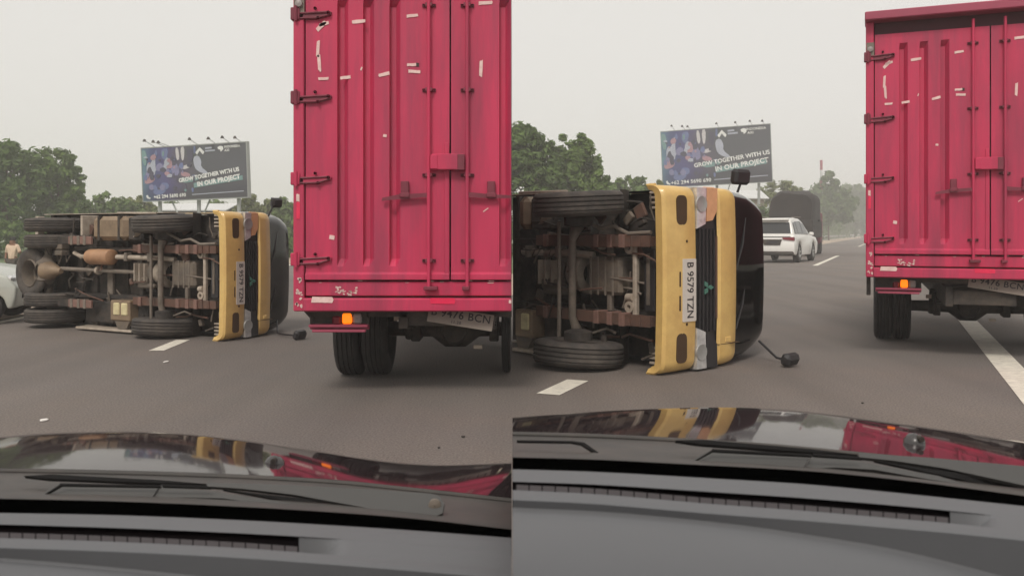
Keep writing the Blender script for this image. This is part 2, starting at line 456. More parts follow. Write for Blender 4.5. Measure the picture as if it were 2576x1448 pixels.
def red_truck(M, label, full, dz, sx, overhang, tyre_r, tyre_z, plate_txt=True, length=5.2, group='red box trucks'):
    """local: x right from the box's left edge, y forward from its rear face, z up"""
    T = empty('box_truck', M=M)
    tag(T, label, 'truck', group)
    S = 335.0
    X = lambda px: (px - 740) / S * sx
    Z = lambda py: CH - (py - HZ) / S + dz
    XR = X(1287) if not full else X(1505)
    ztop, zbot = Z(-107), Z(782)
    # box body behind the doors: side walls, roof, front, floor
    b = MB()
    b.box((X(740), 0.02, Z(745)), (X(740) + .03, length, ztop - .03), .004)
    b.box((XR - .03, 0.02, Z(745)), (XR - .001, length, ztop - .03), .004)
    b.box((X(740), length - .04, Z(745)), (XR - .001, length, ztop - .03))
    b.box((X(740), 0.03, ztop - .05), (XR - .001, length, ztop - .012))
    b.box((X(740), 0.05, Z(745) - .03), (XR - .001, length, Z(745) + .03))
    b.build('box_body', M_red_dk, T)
    b = MB()
    b.box((X(737), -.15, Z(-78)), (XR, .2, ztop), .01)
    b.build('roof_header', M_red_hd, T)
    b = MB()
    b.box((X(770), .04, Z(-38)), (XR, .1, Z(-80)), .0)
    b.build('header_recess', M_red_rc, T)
    # rear corner post and sill
    b = MB()
    b.box((X(740), -.03, Z(782)), (X(767), .06, Z(-80)), .008)
    b.build('corner_post', M_red, T)
    if full:
        b = MB(); b.box((X(1478), -.03, Z(782)), (X(1505), .06, Z(-80)), .008); b.build('corner_post', M_red, T)
    b = MB()
    b.box((X(769), -.005, Z(744)), (XR, .05, Z(708)), .006)
    b.build('rear_sill', M_red, T)
    b = MB()
    b.box((X(764), -.05, Z(782)), (XR, .08, Z(749)), .01)
    b.build('rear_beam', M_red, T)
    # doors
    dl = MB()
    corrugated(dl, X(770), X(1131), Z(703), Z(-36), [(X(849), X(877)), (X(914), X(942)), (X(980), X(1008))], y=-.012)
    dl.add([(X(770), -.012, Z(703)), (X(1131), -.012, Z(703)), (X(1131), .03, Z(703)), (X(770), .03, Z(703))], [(0, 1, 2, 3)])
    dl.add([(X(1131), -.012, Z(703)), (X(1131), -.012, Z(-36)), (X(1131), .03, Z(-36)), (X(1131), .03, Z(703))], [(0, 1, 2, 3)])
    d1 = dl.build('door', M_red, T)
    dr = MB()
    xr2 = XR - .004 if not full else X(1476)
    ch = [(X(1256), X(1284))] + ([(X(1322), X(1350)), (X(1388), X(1416))] if full else [])
    corrugated(dr, X(1135), xr2, Z(703), Z(-36), ch, y=-.012)
    d2 = dr.build('door', M_red, T)
    for d, xa, xb in ((d1, 770, 1131), (d2, 1135, None)):
        q = MB(); xe = X(xb) if xb else xr2
        q.prism([(-.012, Z(684)), (-.030, Z(690)), (-.030, Z(702)), (-.012, Z(704))], X(xa), xe, axis=0)
        q.build('bottom_rail', M_red, d)
    q = MB(); q.box((X(1118), -.021, Z(700)), (X(1130), -.012, Z(360)), .003); q.build('seam_strip', M_red, d1)
    # hinges
    for hy in (38, 247, 450, 652):
        h = MB()
        h.box((X(734), -.045, Z(hy + 16)), (X(757), .02, Z(hy - 16)), .006)
        h.tube([(X(748), -.05, Z(hy + 19)), (X(748), -.05, Z(hy - 19))], .012, 8)
        h.prism([(X(757), Z(hy + 14)), (X(800), Z(hy + 13)), (X(834), Z(hy + 3)), (X(836), Z(hy - 5)), (X(828), Z(hy - 8)), (X(757), Z(hy - 4))], -.030, -.0125, axis=1)
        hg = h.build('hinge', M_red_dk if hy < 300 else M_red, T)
        h = MB()
        h.tube([(X(757), -.035, Z(hy + 11)), (X(800), -.035, Z(hy + 10)), (X(832), -.033, Z(hy + 1))], .007, 6)
        h.tube([(X(757), -.035, Z(hy - 1)), (X(830), -.035, Z(hy - 5))], .007, 6)
        for bx, by in ((796, -13), (803, 11), (829, -3)):
            h.lathe([(.012, -.05), (.012, -.03), (.0, -.05)][:2] + [(0.001, -.05)], 'y', (X(bx), 0, Z(hy + by)), 8)
        h.build('hinge_rib', M_red_dk, hg)
    # lock rods
    for rx, hx0, hx1, hxc in ((1080, 963, 1078, 1020), (1176, 1180, 1300 if full else 1286, 1236)):
        r = MB(); r.tube([(X(rx), -.055, Z(724)), (X(rx), -.055, Z(-60))], .0135, 10)
        rod = r.build('lock_rod', M_red, T)
        for gy in (-205 + 15, 16, 228, 441, 655):
            if Z(gy) > Z(-50): continue
            k = MB()
            k.box((X(rx - 9), -.06, Z(gy + 5)), (X(rx + 9), -.012, Z(gy - 5)), .004)
            for e in (-13, 13):
                k.lathe([(.011, -.028), (.011, -.012), (0.001, -.029)][:2] + [(0.001, -.028)], 'y', (X(rx + e), 0, Z(gy)), 8)
            k.box((X(rx - 17), -.020, Z(gy + 4)), (X(rx + 17), -.012, Z(gy - 4)))
            k.build('rod_guide', M_red_dk, rod)
        k = MB(); k.box((X(rx - 12), -.085, Z(728)), (X(rx + 22) if rx < 1100 else X(rx + 6), -.006, Z(719)), .004)
        k.build('rod_foot', M_red_dk, rod)
        k = MB()
        k.prism([(X(hx0), Z(506)), (X(hx0 + 2), Z(498)), (X(hx0 + 42), Z(490)), (X(hx1), Z(486)), (X(hx1), Z(496)), (X(hx0 + 45), Z(502))] if rx < 1100 else
                [(X(hx0), Z(497)), (X(hx0), Z(484)), (X(hx0 + 60), Z(490)), (X(hx1), Z(492)), (X(hx1), Z(499)), (X(hx0 + 60), Z(500))], -.06, -.045, axis=1)
        k.build('door_handle', M_red_dk, rod)
        k = MB()
        k.box((X(hxc - 10), -.05, Z(498)), (X(hxc + 10), -.012, Z(456)), .006)
        k.box((X(hxc - 13), -.07, Z(498)), (X(hxc + 13), -.04, Z(486)), .006)
        k.build('hasp', M_red_dk, rod)
    k = MB()
    k.box((X(1088), -.085, Z(429)), (X(1168), -.04, Z(389)), .006)
    cov = k.build('lock_cover', M_red, T)
    k = MB(); k.box((X(1085), -.09, Z(427)), (X(1103), -.04, Z(392)), .004); k.build('cover_tab', M_red, cov)
    k = MB(); k.box((X(1152), -.088, Z(430)), (X(1170), -.035, Z(390)), .004); k.build('cover_clip', M_red_dk, cov)
    # tape scraps left on the doors
    def tape(cx, cy, w, h, rot, m=M_white, par=None, dep=-.0155):
        a = math.radians(rot)
        rr = random.Random(int(cx * 7 + cy)); h *= .85 if w > h else 1; w *= .85 if h > w else 1
        pts = []
        for sx_, sy_ in ((-1, -1), (-.3, -1.05), (.4, -.95), (1, -1), (1.05, 0), (1, 1), (.2, 1.08), (-.5, .95), (-1, 1), (-1.04, .1)):
            px, py = sx_ * w / 2 * (1 + rr.uniform(-.06, .06)), sy_ * h / 2 * (1 + rr.uniform(-.14, .14))
            pts.append((X(cx + px * math.cos(a) - py * math.sin(a)), Z(cy + px * math.sin(a) + py * math.cos(a))))
        q = MB(); q.prism(pts, dep - .0015, dep + .004, axis=1)
        return q.build('tape_scrap', m, par or T)
    for t in ((809, 67, 30, 11, -45), (816, 62, 24, 9, -15), (801, 124, 9, 40, 3), (804, 159, 9, 40, -4), (815, 199, 25, 8, -2), (870, 196, 25, 9, -8),
              (903, 56, 33, 10, -6), (967, 188, 27, 10, -14), (910, 174, 4, 9, 20), (969, 342, 9, 8, 5), (1038, 41, 28, 9, -6),
              (1036, 164, 22, 8, -3), (1043, 181, 29, 9, 3), (1221, 9, 34, 10, -5), (1210, 173, 9, 39, 2), (836, 597, 13, 12, 10)):
        tape(*t)
    tape(1051, 164, 8, 9, 0, M_under)
    tape(814, 752, 52, 17, 1, dep=-.0525).name = 'reflective_strip'
    tape(1115, 755, 58, 18, 1, M_refl, dep=-.0525).name = 'reflective_strip'
    tape(1283 if not full else 1420, 757, 7 if not full else 52, 8 if not full else 17, 0, dep=-.0525)
    tape(752, 498, 9, 18, 0, dep=-.0325); tape(753, 530, 10, 40, 0, M_refl, dep=-.0325)
    rr = random.Random(3)
    for i in range(22):
        cx, cy = rr.gauss(864, 16), rr.gauss(733, 5)
        tape(cx, min(741, max(712, cy)), rr.uniform(2, 9), rr.uniform(2, 5), rr.uniform(-40, 40), M_peel, dep=-.0065).name = 'paint_chip'
    for i in range(16):
        tape(rr.uniform(745, 762), rr.uniform(700, 778), rr.uniform(2, 8), rr.uniform(3, 12), rr.uniform(-60, 60), M_peel, dep=-.0325).name = 'paint_chip'
    for i in range(9):
        tape(rr.uniform(800, 1270), rr.uniform(705, 712), rr.uniform(4, 16), rr.uniform(1, 2.5), 0, M_peel, dep=-.0065).name = 'paint_chip'
    tape(1222, 528, 16, 3, -35)
    k = MB(); k.lathe([(.001, -.06), (.026, -.055), (.03, -.03), (.03, .0)], 'y', (X(755), 0, Z(13)), 14); k.build('marker_lamp', M_revl, T)
    k = MB(); k.box((X(742), -.032, Z(34)), (X(768), -.0305, Z(-10))); k.build('lamp_bracket', M_steel, T)
    # tail lamp cluster on its bracket
    yl = .10
    k = MB()
    k.box((X(778), yl + .03, Z(822)), (X(918), yl + .06, Z(786)), .004)
    k.box((X(772), yl + .0, Z(820)), (X(778), yl + .05, Z(784)))
    k.box((X(916), yl + .0, Z(820)), (X(922), yl + .05, Z(784)))
    lb = k.build('lamp_board', M_under, T)
    k = MB(); k.box((X(772), yl - .05, Z(825)), (X(922), yl + .04, Z(818)), .004); k.box((X(780), yl - .04, Z(838)), (X(916), yl + .0, Z(831)), .004)
    k.box((X(772), yl - .0, Z(832)), (X(922), yl + .04, Z(825)))
    k.build('lamp_guard', M_red_hd, T)
    for nm, x0, x1, y0, y1, m in (('indicator_lamp', 854, 879, 790, 818, M_amber), ('stop_lamp', 829, 850, 797, 820, M_tail), ('reverse_lamp', 882, 904, 791, 818, M_revl)):
        k = MB(); k.box((X(x0), yl - .01, Z(y1)), (X(x1), yl + .03, Z(y0)), .012); k.build(nm, m, lb)
    # chassis, axle, wheels
    w0 = [850, 884] if not full else None
    ya = overhang
    k = MB()
    for cx in (1010, 1230 if not full else 1250):
        k.box((X(cx - 12), .1, tyre_z + tyre_r + .12), (X(cx + 12), length + .6, tyre_z + tyre_r + .32), .006)
    for yy in (.12, .9, 1.8, 2.8):
        k.box((X(1022), yy, tyre_z + tyre_r + .14), (X(1218), yy + .08, tyre_z + tyre_r + .28), .006)
    k.box((X(775), .10, Z(800)), (XR, .16, Z(784)))
    k.build('chassis_rail', M_under, T)
    k = MB()
    yl2 = ya
    xa0, xa1 = X(880), (XR - .03 if not full else X(1400))
    k.tube([(xa0, yl2, tyre_r), (X(1050), yl2, tyre_r), (X(1090), yl2, tyre_r), (X(1150), yl2, tyre_r), (X(1190), yl2, tyre_r), (xa1, yl2, tyre_r)], [.06, .07, .16, .16, .07, .06], 14)
    k.lathe([(.001, -.2), (.1, -.18), (.15, -.05), (.15, .05)], 'y', (X(1120), yl2, tyre_r), 16)
    k.build('axle', M_under, T)
    for sx_ in (1005, 1235 if not full else 1255):
        k = MB()
        for j in range(4):
            k.box((X(sx_ - 9), ya - .6 + j * .07, tyre_r + .06 + j * .02), (X(sx_ + 9), ya + .6 - j * .07, tyre_r + .075 + j * .02))
        k.box((X(sx_ - 14), ya - .12, tyre_r - .1), (X(sx_ + 14), ya + .12, tyre_r + .16), .01)
        k.build('leaf_spring', M_under, T)
    k = MB(); k.tube([(X(985), ya - .35, tyre_r + .2), (X(985), ya - .1, tyre_r - .06)], .035, 10); k.build('shock_absorber', M_under, T)
    k = MB(); k.box((X(958), ya - .5, tyre_r + .12), (X(978), ya - .47, tyre_r + .16)); k.build('bracket_plate', M_pale, T)
    k = MB(); k.box((X(1180), ya - .45, tyre_r - .12), (X(1204), ya - .42, tyre_r - .09)); k.build('bracket_plate', M_pale, T)
    # wheels: duals
    return T, X, Z, ya, XR

# the near one, cut in the picture by its own half
ML = Matrix.Translation(((740 - 1288) / 335.0, F / 335.0, 0))
T1, X1, Z1, ya1, XR1 = red_truck(ML, 'red box truck close by, its roof cut off by the picture edge', False, 0.0, 1.0, 1.22, .40, .0)
def duals(T, xs, ya, r, w):
    for x in xs:
        k = MB(); tyre_mesh(k, r, w, 'x', (x, ya, r)); t = k.build('tyre', M_rubber2, T)
        k = MB(); rim_mesh(k, r, w, 'x', (x, ya, r), -1); k.build('rim', M_steel, t)
D1 = F / 335.0 + 1.22
wx = lambda px, D, x0: (px - 1288) / F * D - x0
x0l = (740 - 1288) / 335.0
duals(T1, [wx(882, D1 - .1, x0l), wx(951, D1 - .1, x0l)], ya1, .40, .222)
k = MB(); tyre_mesh(k, .40, .085, 'x', (-x0l - .050, ya1 + .12, .40)); k.build('tyre', M_rubber2, T1)
k = MB(); k.prism([(X1(752), Z1(783)), (X1(772), Z1(783)), (X1(772), Z1(806))], .12, .16, axis=1); k.build('mud_guard', M_under, T1)

def rear_plate(T, X, Z, ya, s=1.0):
    pl = MB(); w, h = .50 * s, .125 * s
    A = Matrix.Translation((X(1157), .085, Z(803))) @ Matrix.Rotation(math.radians(9.0), 4, 'Y') @ Matrix.Rotation(math.radians(-10), 4, 'X')
    pl.box((-w / 2, -.003, -h / 2), (w / 2, .003, h / 2), .002, M=A)
    p = pl.build('licence_plate', M_plate2, T)
    up = Matrix.Rotation(math.radians(90), 4, 'X')
    text('plate_number', 'B 9476 BCN', M_ink, p, A @ Matrix.Translation((0, -.0045, .018 * s)) @ up, size=.083 * s, bold=.001, spacing=1.08)
    text('plate_date', '11.20', M_ink, p, A @ Matrix.Translation((-.03 * s, -.0045, -.037 * s)) @ up, size=.03 * s, bold=.0006, spacing=1.2)
rear_plate(T1, X1, Z1, ya1)

# the farther one, whole rear, leaving the picture at its edge
PH = math.radians(22.3)
D2 = F / 248.0
MR = Matrix.Translation(((2178 - 1288) / F * D2, D2, 0)) @ Matrix.Rotation(-PH, 4, 'Z')
T2, X2, Z2, ya2, XR2 = red_truck(MR, 'whole red box truck with pale roof header, on the lane with the solid white line', True, 0.14, .95, 1.75, .40, .0)
duals(T2, [X2(792) + .03, X2(862) + .03], ya2, .41, .2)
duals(T2, [X2(1370), X2(1440)], ya2, .41, .2)
rear_plate(T2, X2, Z2, ya2)
k = MB(); k.box((X2(742), .12, Z2(846)), (X2(756), .15, Z2(783)), .004); k.build('mud_guard', M_under, T2)

# ------------------------------------------------------------------ overturned yellow trucks
def cab_section(v, uf, hw, r, back, n=9, bow=0.03):
    """outline of the cab at height v, from one rear side round the front to the other: (u, w, v)"""
    pts = [(back, -hw, v), (back * .5 + (uf - r) * .5, -hw, v)]
    for k in range(n):
        a = math.pi / 2 * k / (n - 1)
        pts.append((uf - r + r * math.sin(a) - bow * 0, -hw + r - r * math.cos(a), v))
    m = 9
    for k in range(1, m):
        t = k / m
        pts.append((uf + bow * 4 * t * (1 - t) * .5, -hw + r + (2 * hw - 2 * r) * t, v))
    for k in range(n):
        a = math.pi / 2 * (1 - k / (n - 1))
        pts.append((uf - r + r * math.sin(a), hw - r + r * math.cos(a), v))
    pts += [(back * .5 + (uf - r) * .5, hw, v), (back, hw, v)]
    return pts

def tipped_truck(X0, D0, theta, S, Su, Sv, tail, label, mirror_low, mirror_up, tyre_k=1.05, wheel_v=.06, cut=False, wu=1.05):
    """lies on its left side. u forward, w to its left (down), v up (away from the camera)"""
    s, c = math.sin(theta), math.cos(theta)
    HW = .745 * S
    M = Matrix(((c, 0, s, X0), (-s, 0, c, D0), (0, -1, 0, HW + .012), (0, 0, 0, 1)))
    T = empty('overturned_truck', M=M)
    tag(T, label, 'truck', 'overturned yellow trucks')
    U = lambda q: -q * Su          # metres behind the bumper
    W = lambda q: q * S
    V = lambda q: q * Sv
    L = tail                        # length that is built
    LV = lambda v: L + (max(0, v) * math.tan(theta) if cut else 0)
    # ---- cab skin
    vb = [V(0.0), V(.02), V(.30), V(.53), V(.765), V(1.36), V(1.5)]
    back = -1.25 * Su
    secs = lambda lst: [cab_section(*q) for q in lst]
    r0 = .10 * S
    # bumper: rolled lower lip, flat face, short returns with flared ends
    b = MB()
    bk = -.16 * Su
    rows = secs([(V(.04), -.12 * S, HW - .05 * S, r0 * .5, bk), (V(.006), -.105 * S, HW - .035 * S, r0 * .6, bk - .02), (V(-.004), -.03 * S, HW - .004 * S, r0, bk - .03), (V(.012), -.006 * S, HW, r0, bk - .03),
                 (V(.05), .0, HW, r0, bk - .02), (V(.16), .004, HW, r0, bk), (V(.285), .0, HW - .003, r0, bk), (V(.30), -.012, HW - .008, r0, bk), (V(.302), -.06, HW - .03, r0 * .6, bk)])
    rows = [[(p[0], p[1], p[2]) for p in r_] for r_ in rows]
    b.grid(rows)
    bumper = b.build('bumper', M_yellow, T)
    for sg in (-1, 1):                # the flared end lips
        k = MB()
        k.tube([(bk * .75, sg * (HW - .005), V(.02)), (bk * 1.08, sg * (HW - .001), V(.014)), (bk * 1.25, sg * (HW + .004), V(.004))], [.020 * S, .017 * S, .006 * S], 8)
        k.build('bumper_end', M_yellow, bumper)
    def front_patch(w0, w1, v0, v1, u, rad, n=4):
        """rounded rectangle on the front face"""
        pts = []
        for cx, cy, a0 in ((w1 - rad, v1 - rad, 0), (w0 + rad, v1 - rad, 90), (w0 + rad, v0 + rad, 180), (w1 - rad, v0 + rad, 270)):
            for i in range(n + 1):
                a = math.radians(a0 + 90 * i / n)
                pts.append((cx + rad * math.cos(a), cy + rad * math.sin(a)))
        return pts
    for sg in (-1, 1):
        k = MB()
        w0, w1 = sorted((sg * W(.665), sg * W(.43)))
        rad = min((w1 - w0), V(.10)) * .36
        k.prism(front_patch(w0, w1, V(.105), V(.105) + V(.10), 0, rad), -.02, .012, axis=0)
        k.build('fog_lamp_recess', M_slot, bumper)
    for w0, w1 in ((W(-.06), W(.06)), (W(.13), W(.25))):
        k = MB(); k.prism(front_patch(w0, w1, V(.125), V(.14), 0, .006), -.01, .019, axis=0); k.build('cooling_slot', M_slot, bumper)
    for bw in (-.30, .36):
        k = MB(); k.lathe([(.012 * S, .0), (.012 * S, .018), (.001, .02)], 'x', (0, W(bw), V(.2)), 8); k.build('bumper_bolt', M_slot, bumper)
    # number plate
    k = MB(); k.prism(front_patch(W(-.16), W(.34), V(.155), V(.288), 0, .01), .0, .021, axis=0)
    pl = k.build('number_plate', M_plate, bumper)
    # text reads along +w, upright along v, seen from +u
    tm = Matrix(((0, 0, 1, .0225), (1, 0, 0, W(.09)), (0, 1, 0, V(.226)), (0, 0, 0, 1)))
    sq = Matrix.Diagonal((1.0, max(.8, Sv / S), 1, 1))
    text('plate_number', 'B 9579 TZN', M_ink, pl, tm @ sq, size=.088 * S, bold=.0012, spacing=1.0)
    # grille panel between the lamps
    b = MB()
    b.grid(secs([(V(.296), -.035, HW - .02, r0, back), (V(.42), -.03, HW - .012, r0, back), (V(.54), -.04, HW - .02, r0, back)]))
    gr = b.build('grille', M_black, T)
    for j in range(5):
        k = MB(); v_ = V(.335 + j * .038)
        k.prism(front_patch(W(-.40), W(.44), v_, v_ + V(.012), 0, .003, 2), -.03, .004, axis=0)
        k.build('grille_bar', M_black, gr)
    k = MB(); k.prism(front_patch(W(-.34), W(.34), V(.512), V(.528), 0, .004, 2), -.03, -.002, axis=0); k.build('grille_trim', M_rust, gr)
    for ang in (90, 210, 330):          # the three-lozenge badge
        k = MB(); a = math.radians(ang); rr_ = .062 * S
        ax, ay = math.cos(a), math.sin(a); bx, by = -ay, ax
        q = [(0, 0), (.5, .30), (1, 0), (.5, -.30)]
        sv = Sv / S
        k.prism([(W(.08) + rr_ * (p[0] * ax + p[1] * bx), V(.415) + sv * rr_ * (p[0] * ay + p[1] * by)) for p in q], .0, .014, axis=0)
        k.build('badge', M_emblem, gr)
    # head lamps
    for sg in (-1, 1):
        k = MB()
        q = [(sg * W(.735), V(.305)), (sg * W(.735), V(.405)), (sg * W(.44), V(.395)), (sg * W(.40), V(.305))]
        k.prism(q, -.05, .008, axis=0)
        k.box((-.14 * S, sg * W(.70), V(.305)), (-.02, sg * W(.742), V(.40)), .008)
        hl = k.build('headlight', M_lens, T)
        k = MB(); k.lathe([(.07 * S, .0), (.066 * S, .016), (.03 * S, .01), (.001, .012)], 'x', (0, sg * W(.60), V(.352)), 16); k.build('lamp_bulb', M_rim, hl)
        k = MB()
        q = [(sg * W(.735), V(.41)), (sg * W(.735), V(.52)), (sg * W(.55), V(.515)), (sg * W(.47), V(.47)), (sg * W(.46), V(.41))]
        k.prism(q, -.05, .006, axis=0)
        k.box((-.12 * S, sg * W(.70), V(.41)), (-.02, sg * W(.744), V(.52)), .008)
        k.build('turn_signal', M_orange if sg < 0 else M_black, hl)
    # yellow panel under the screen, doors, roof
    b = MB()
    b.grid(secs([(V(.528), -.02, HW - .006, r0, back), (V(.545), .004, HW, r0, back), (V(.64), .0, HW, r0, back), (V(.74), -.03 * S, HW - .004, r0, back), (V(.768), -.05 * S, HW - .012, r0, back)]))
    pn = b.build('front_panel', M_yellow, T)
    k = MB(); k.box((-.10, W(.555), V(.53)), (.0075, W(.56), V(.76))); k.build('panel_seam', M_slot, pn)
    k = MB(); k.box((-.03, W(.50), V(.60)), (.012, W(.545), V(.66)), .006); k.build('panel_vent', M_yellow, pn)
    b = MB()
    b.grid(secs([(V(.765), -.05 * S, HW - .012, r0, back), (V(.80), -.062 * S, HW - .014, r0 * 1.2, back), (V(.99), -.10 * S, HW - .025 * S, r0 * 1.5, back), (V(1.15), -.15 * S, HW - .05 * S, r0 * 1.8, back), (V(1.25), -.19 * S, HW - .075 * S, r0 * 2.0, back)]))
    ws = b.build('windscreen', M_screen, T)
    b = MB()
    rr2 = secs([(V(1.25), -.19 * S, HW - .075 * S, r0 * 2.0, back), (V(1.285), -.30 * S, HW - .12 * S, r0 * 2.2, back), (V(1.31), -.48 * S, HW - .20 * S, r0 * 2.6, back), (V(1.32), -.7 * S, HW - .4 * S, r0 * 2, back)])
    b.grid(rr2)
    b.build('roof', M_black, T)
    # wiper on the screen, mirror at the top side
    for w0, w1 in ((-.05, -.5), (.45, .02)):
        k = MB(); k.tube([(-.045 * S, W(w0), V(.775)), (-.06 * S, W((w0 + w1) / 2), V(.87)), (-.09 * S, W(w1), V(.93))], .008 * S, 6)
        k.build('wiper', M_black, ws)
    def mirror(pts, head, name='side_mirror'):
        k = MB(); k.tube(pts, .011 * S, 7); a = k.build('mirror_arm', M_black, T)
        k = MB()
        (hu, hw_, hv), (du, dw, dv), rot = head
        A = Matrix.Translation((hu, hw_, hv)) @ Matrix.Rotation(rot, 4, 'Z')
        k.box((-du, -dw, -dv), (du, dw, dv), min(du, dw, dv) * .6, M=A)
        k.build(name, M_black, a)
    mirror(*mirror_up); mirror(*mirror_low)
    # rear of the cab and its floor, seen from below
    b = MB()
    b.box((-.34 * Su, W(-.71), V(.40)), (back, W(.71), V(.44)))
    b.box((back - .03, W(-.72), V(.32)), (back, W(.72), V(1.2)), .01)
    b.build('cab_floor', M_under, T)
    # wheel arches (liners) in front
    for sg in (-1, 1):
        k = MB()
        pts = []
        for i in range(11):
            a = math.pi * i / 10
            pts.append((U(1.12) + .47 * S * math.cos(a), V(.12) + .36 * S * math.sin(a)))
        rows = [[(p[0], sg * W(.40), p[1]) for p in pts], [(p[0], sg * W(.735), p[1]) for p in pts]]
        k.grid(rows); k.build('wheel_arch', M_under, T)
    # ---- frame rails
    for w_ in (-.285, .325):
        k = MB(); k.box((U(.10), W(w_ - .028), V(.17)), (-min(3.66 * Su, LV(V(.17))), W(w_ + .028), V(.36)), .006)
        k.build('frame_rail', M_under, T)
    def seg(u0, u1):               # keeps to the built length
        return (U(u0), max(U(u1), -L))
    # leaf springs with bands
    for w_ in (-.30, .345):
        a0, a1 = seg(.20, 1.62)
        k = MB()
        for j in range(4):
            q0, q1 = seg(.20 + j * .10, 1.62 - j * .10)
            k.box((q0, W(w_ - .046), V(.02) + j * -.012 + .03), (q1, W(w_ + .046), V(.02) + j * -.012 + .041))
        k.box((a0, W(w_ - .04), V(.06)), (a1, W(w_ + .04), V(.10)))
        sp = k.build('leaf_spring', M_rust, T)
        for bu in (.46, .60, .76, 1.42):
            k = MB(); k.box((U(bu), W(w_ - .055), V(.02) - .02), (U(bu + .055), W(w_ + .055), V(.11)), .004); k.build('spring_band', M_rustp, sp)
        if L > 2.6 * Su:
            w2 = -.40 if w_ < 0 else .41
            k = MB()
            for j in range(4):
                k.box((U(2.30 + j * .12), W(w2 - .045), V(.02) - j * .012), (U(3.6 - j * .1), W(w2 + .045), V(.03) - j * .012))
            sp = k.build('leaf_spring', M_under, T)
            k = MB(); k.box((U(2.30), W(w2 - .05), V(-.03)), (U(2.75), W(w2 + .05), V(.0)), .004); k.build('spring_plate', M_rustp, sp)
            for bu in (2.40, 2.52, 2.66):
                k = MB(); k.box((U(bu), W(w2 - .06), V(-.04)), (U(bu + .05), W(w2 + .06), V(.02)), .004); k.build('spring_band', M_steel, sp)
    # cross members
    for q, w0, w1, th, vv, m in ((.745, -.26, .30, .026, .10, M_steel), (.425, -.28, .33, .022, .08, M_pale), (.135, -.28, .34, .026, .06, M_steel), (2.25, -.26, .30, .05, .20, M_steel), (1.75, -.26, .30, .05, .25, M_under), (2.9, -.26, .3, .05, .25, M_under)):
        if q * Su + .1 > L: continue
        k = MB(); k.box((U(q) - th * S, W(w0), V(vv)), (U(q) + th * S, W(w1), V(vv) + .05 * S), .01)
        cm = k.build('cross_member', m, T)
        if m is M_pale:
            for wq in (-.24, .245):
                k = MB(); k.lathe([(.02 * S, .03), (.02 * S, -.01), (.048 * S, -.01), (.05 * S, .03)], 'z', (U(q) - .05 * S, W(wq), V(vv)), 14); k.build('tow_eye', M_pale, cm)
    k = MB(); k.box((U(.335), W(-.24), V(.10)), (U(.22), W(.27), V(.16)), .006); rad_ = k.build('radiator', M_black, T)
    k = MB(); k.box((U(.30), W(-.20), V(.09)), (U(.265), W(.22), V(.10)), .003); k.build('radiator_strip', M_cast, rad_)
    k = MB(); k.box((U(.06), W(.24), V(.05)), (U(-.0) - .05, W(.42), V(.12)), .01); k.build('bracket_plate', M_pale, T)
    k = MB(); k.box((U(.16), W(.27), V(.06)), (U(.08), W(.33), V(.12)), .01); k.build('bracket_plate', M_cast, T)
    k = MB(); k.tube([(U(.52), W(.17), V(.10)), (U(.44), W(.165), V(.09))], .034 * S, 12); k.build('hose_joint', M_pale, T)
    k = MB(); k.lathe([(.001, -.03), (.026 * S, -.025), (.03 * S, .03)], 'z', (U(.83), W(-.25), V(.1)), 12); k.build('drain_plug', M_pale, T)
    # front axle beam, tie rod, hubs
    k = MB()
    k.tube([(U(1.06), W(-.55), V(.06)), (U(1.05), W(-.44), V(.04)), (U(1.04), W(-.3), V(-.02)), (U(1.04), W(.36), V(-.02)), (U(1.05), W(.5), V(.04)), (U(1.06), W(.6), V(.06))], [.06 * S, .07 * S, .034 * S, .034 * S, .05 * S, .06 * S], 10)
    k.build('axle_beam', M_steel, T)
    k = MB(); k.tube([(U(1.17), W(-.46), V(-.05)), (U(1.17), W(.60), V(-.05))], .018 * S, 8); k.build('tie_rod', M_steel, T)
    k = MB(); k.tube([(U(1.0), W(-.52), V(.0)), (U(.75), W(-.40), V(.03)), (U(.6), W(-.42), V(.04)), (U(.45), W(-.36), V(.05)), (U(.2), W(-.37), V(.05))], .017 * S, 7); k.build('brake_hose', M_steel, T)
    for pts in (((.9, .50, .05), (.72, .44, .06), (.62, .47, .07)), ((1.45, -.36, .05), (1.2, -.34, .06), (.9, -.37, .05))):
        k = MB(); k.tube([(U(p[0]), W(p[1]), V(p[2])) for p in pts], .012 * S, 6); k.build('brake_hose', M_steel, T)
    # engine, bell housing, gearbox
    k = MB()
    k.box((U(.58), W(-.16), V(.08)), (U(.98), W(.16), V(.34)), .03 * S)
    eng = k.build('oil_sump', M_cast, T)
    for j in range(4):
        k = MB(); k.box((U(.66 + j * .09), W(-.165), V(.075)), (U(.68 + j * .09), W(.165), V(.085)), .002); k.build('sump_rib', M_steel, eng)
    k = MB(); k.lathe([(.10 * S, .0), (.175 * S, -.01), (.185 * S, -.05 * Su), (.165 * S, -.10 * Su), (.14 * S, -.2 * Su)], 'x', (U(1.14), W(.0), V(.24)), 20); k.build('bell_housing', M_pale, T)
    k = MB()
    e1 = min(1.70 * Su, L - .02)
    k.lathe([(.145 * S, .0), (.155 * S, -.12 * Su), (.125 * S, -.16 * Su), (.13 * S, -.26 * Su), (.095 * S, -.33 * Su), (.06 * S, -.38 * Su), (.001, -.38 * Su)], 'x', (U(1.33), W(-.0), V(.22)), 18)
    k.box((U(1.38), W(.05), V(.06)), (U(1.58), W(.14), V(.2)), .015)
    gb = k.build('gearbox', M_cast, T)
    for j in range(3):
        k = MB(); k.box((U(1.40 + j * .09), W(-.12), V(.04)), (U(1.415 + j * .09), W(.10), V(.10)), .002); k.build('gearbox_rib', M_pale, gb)
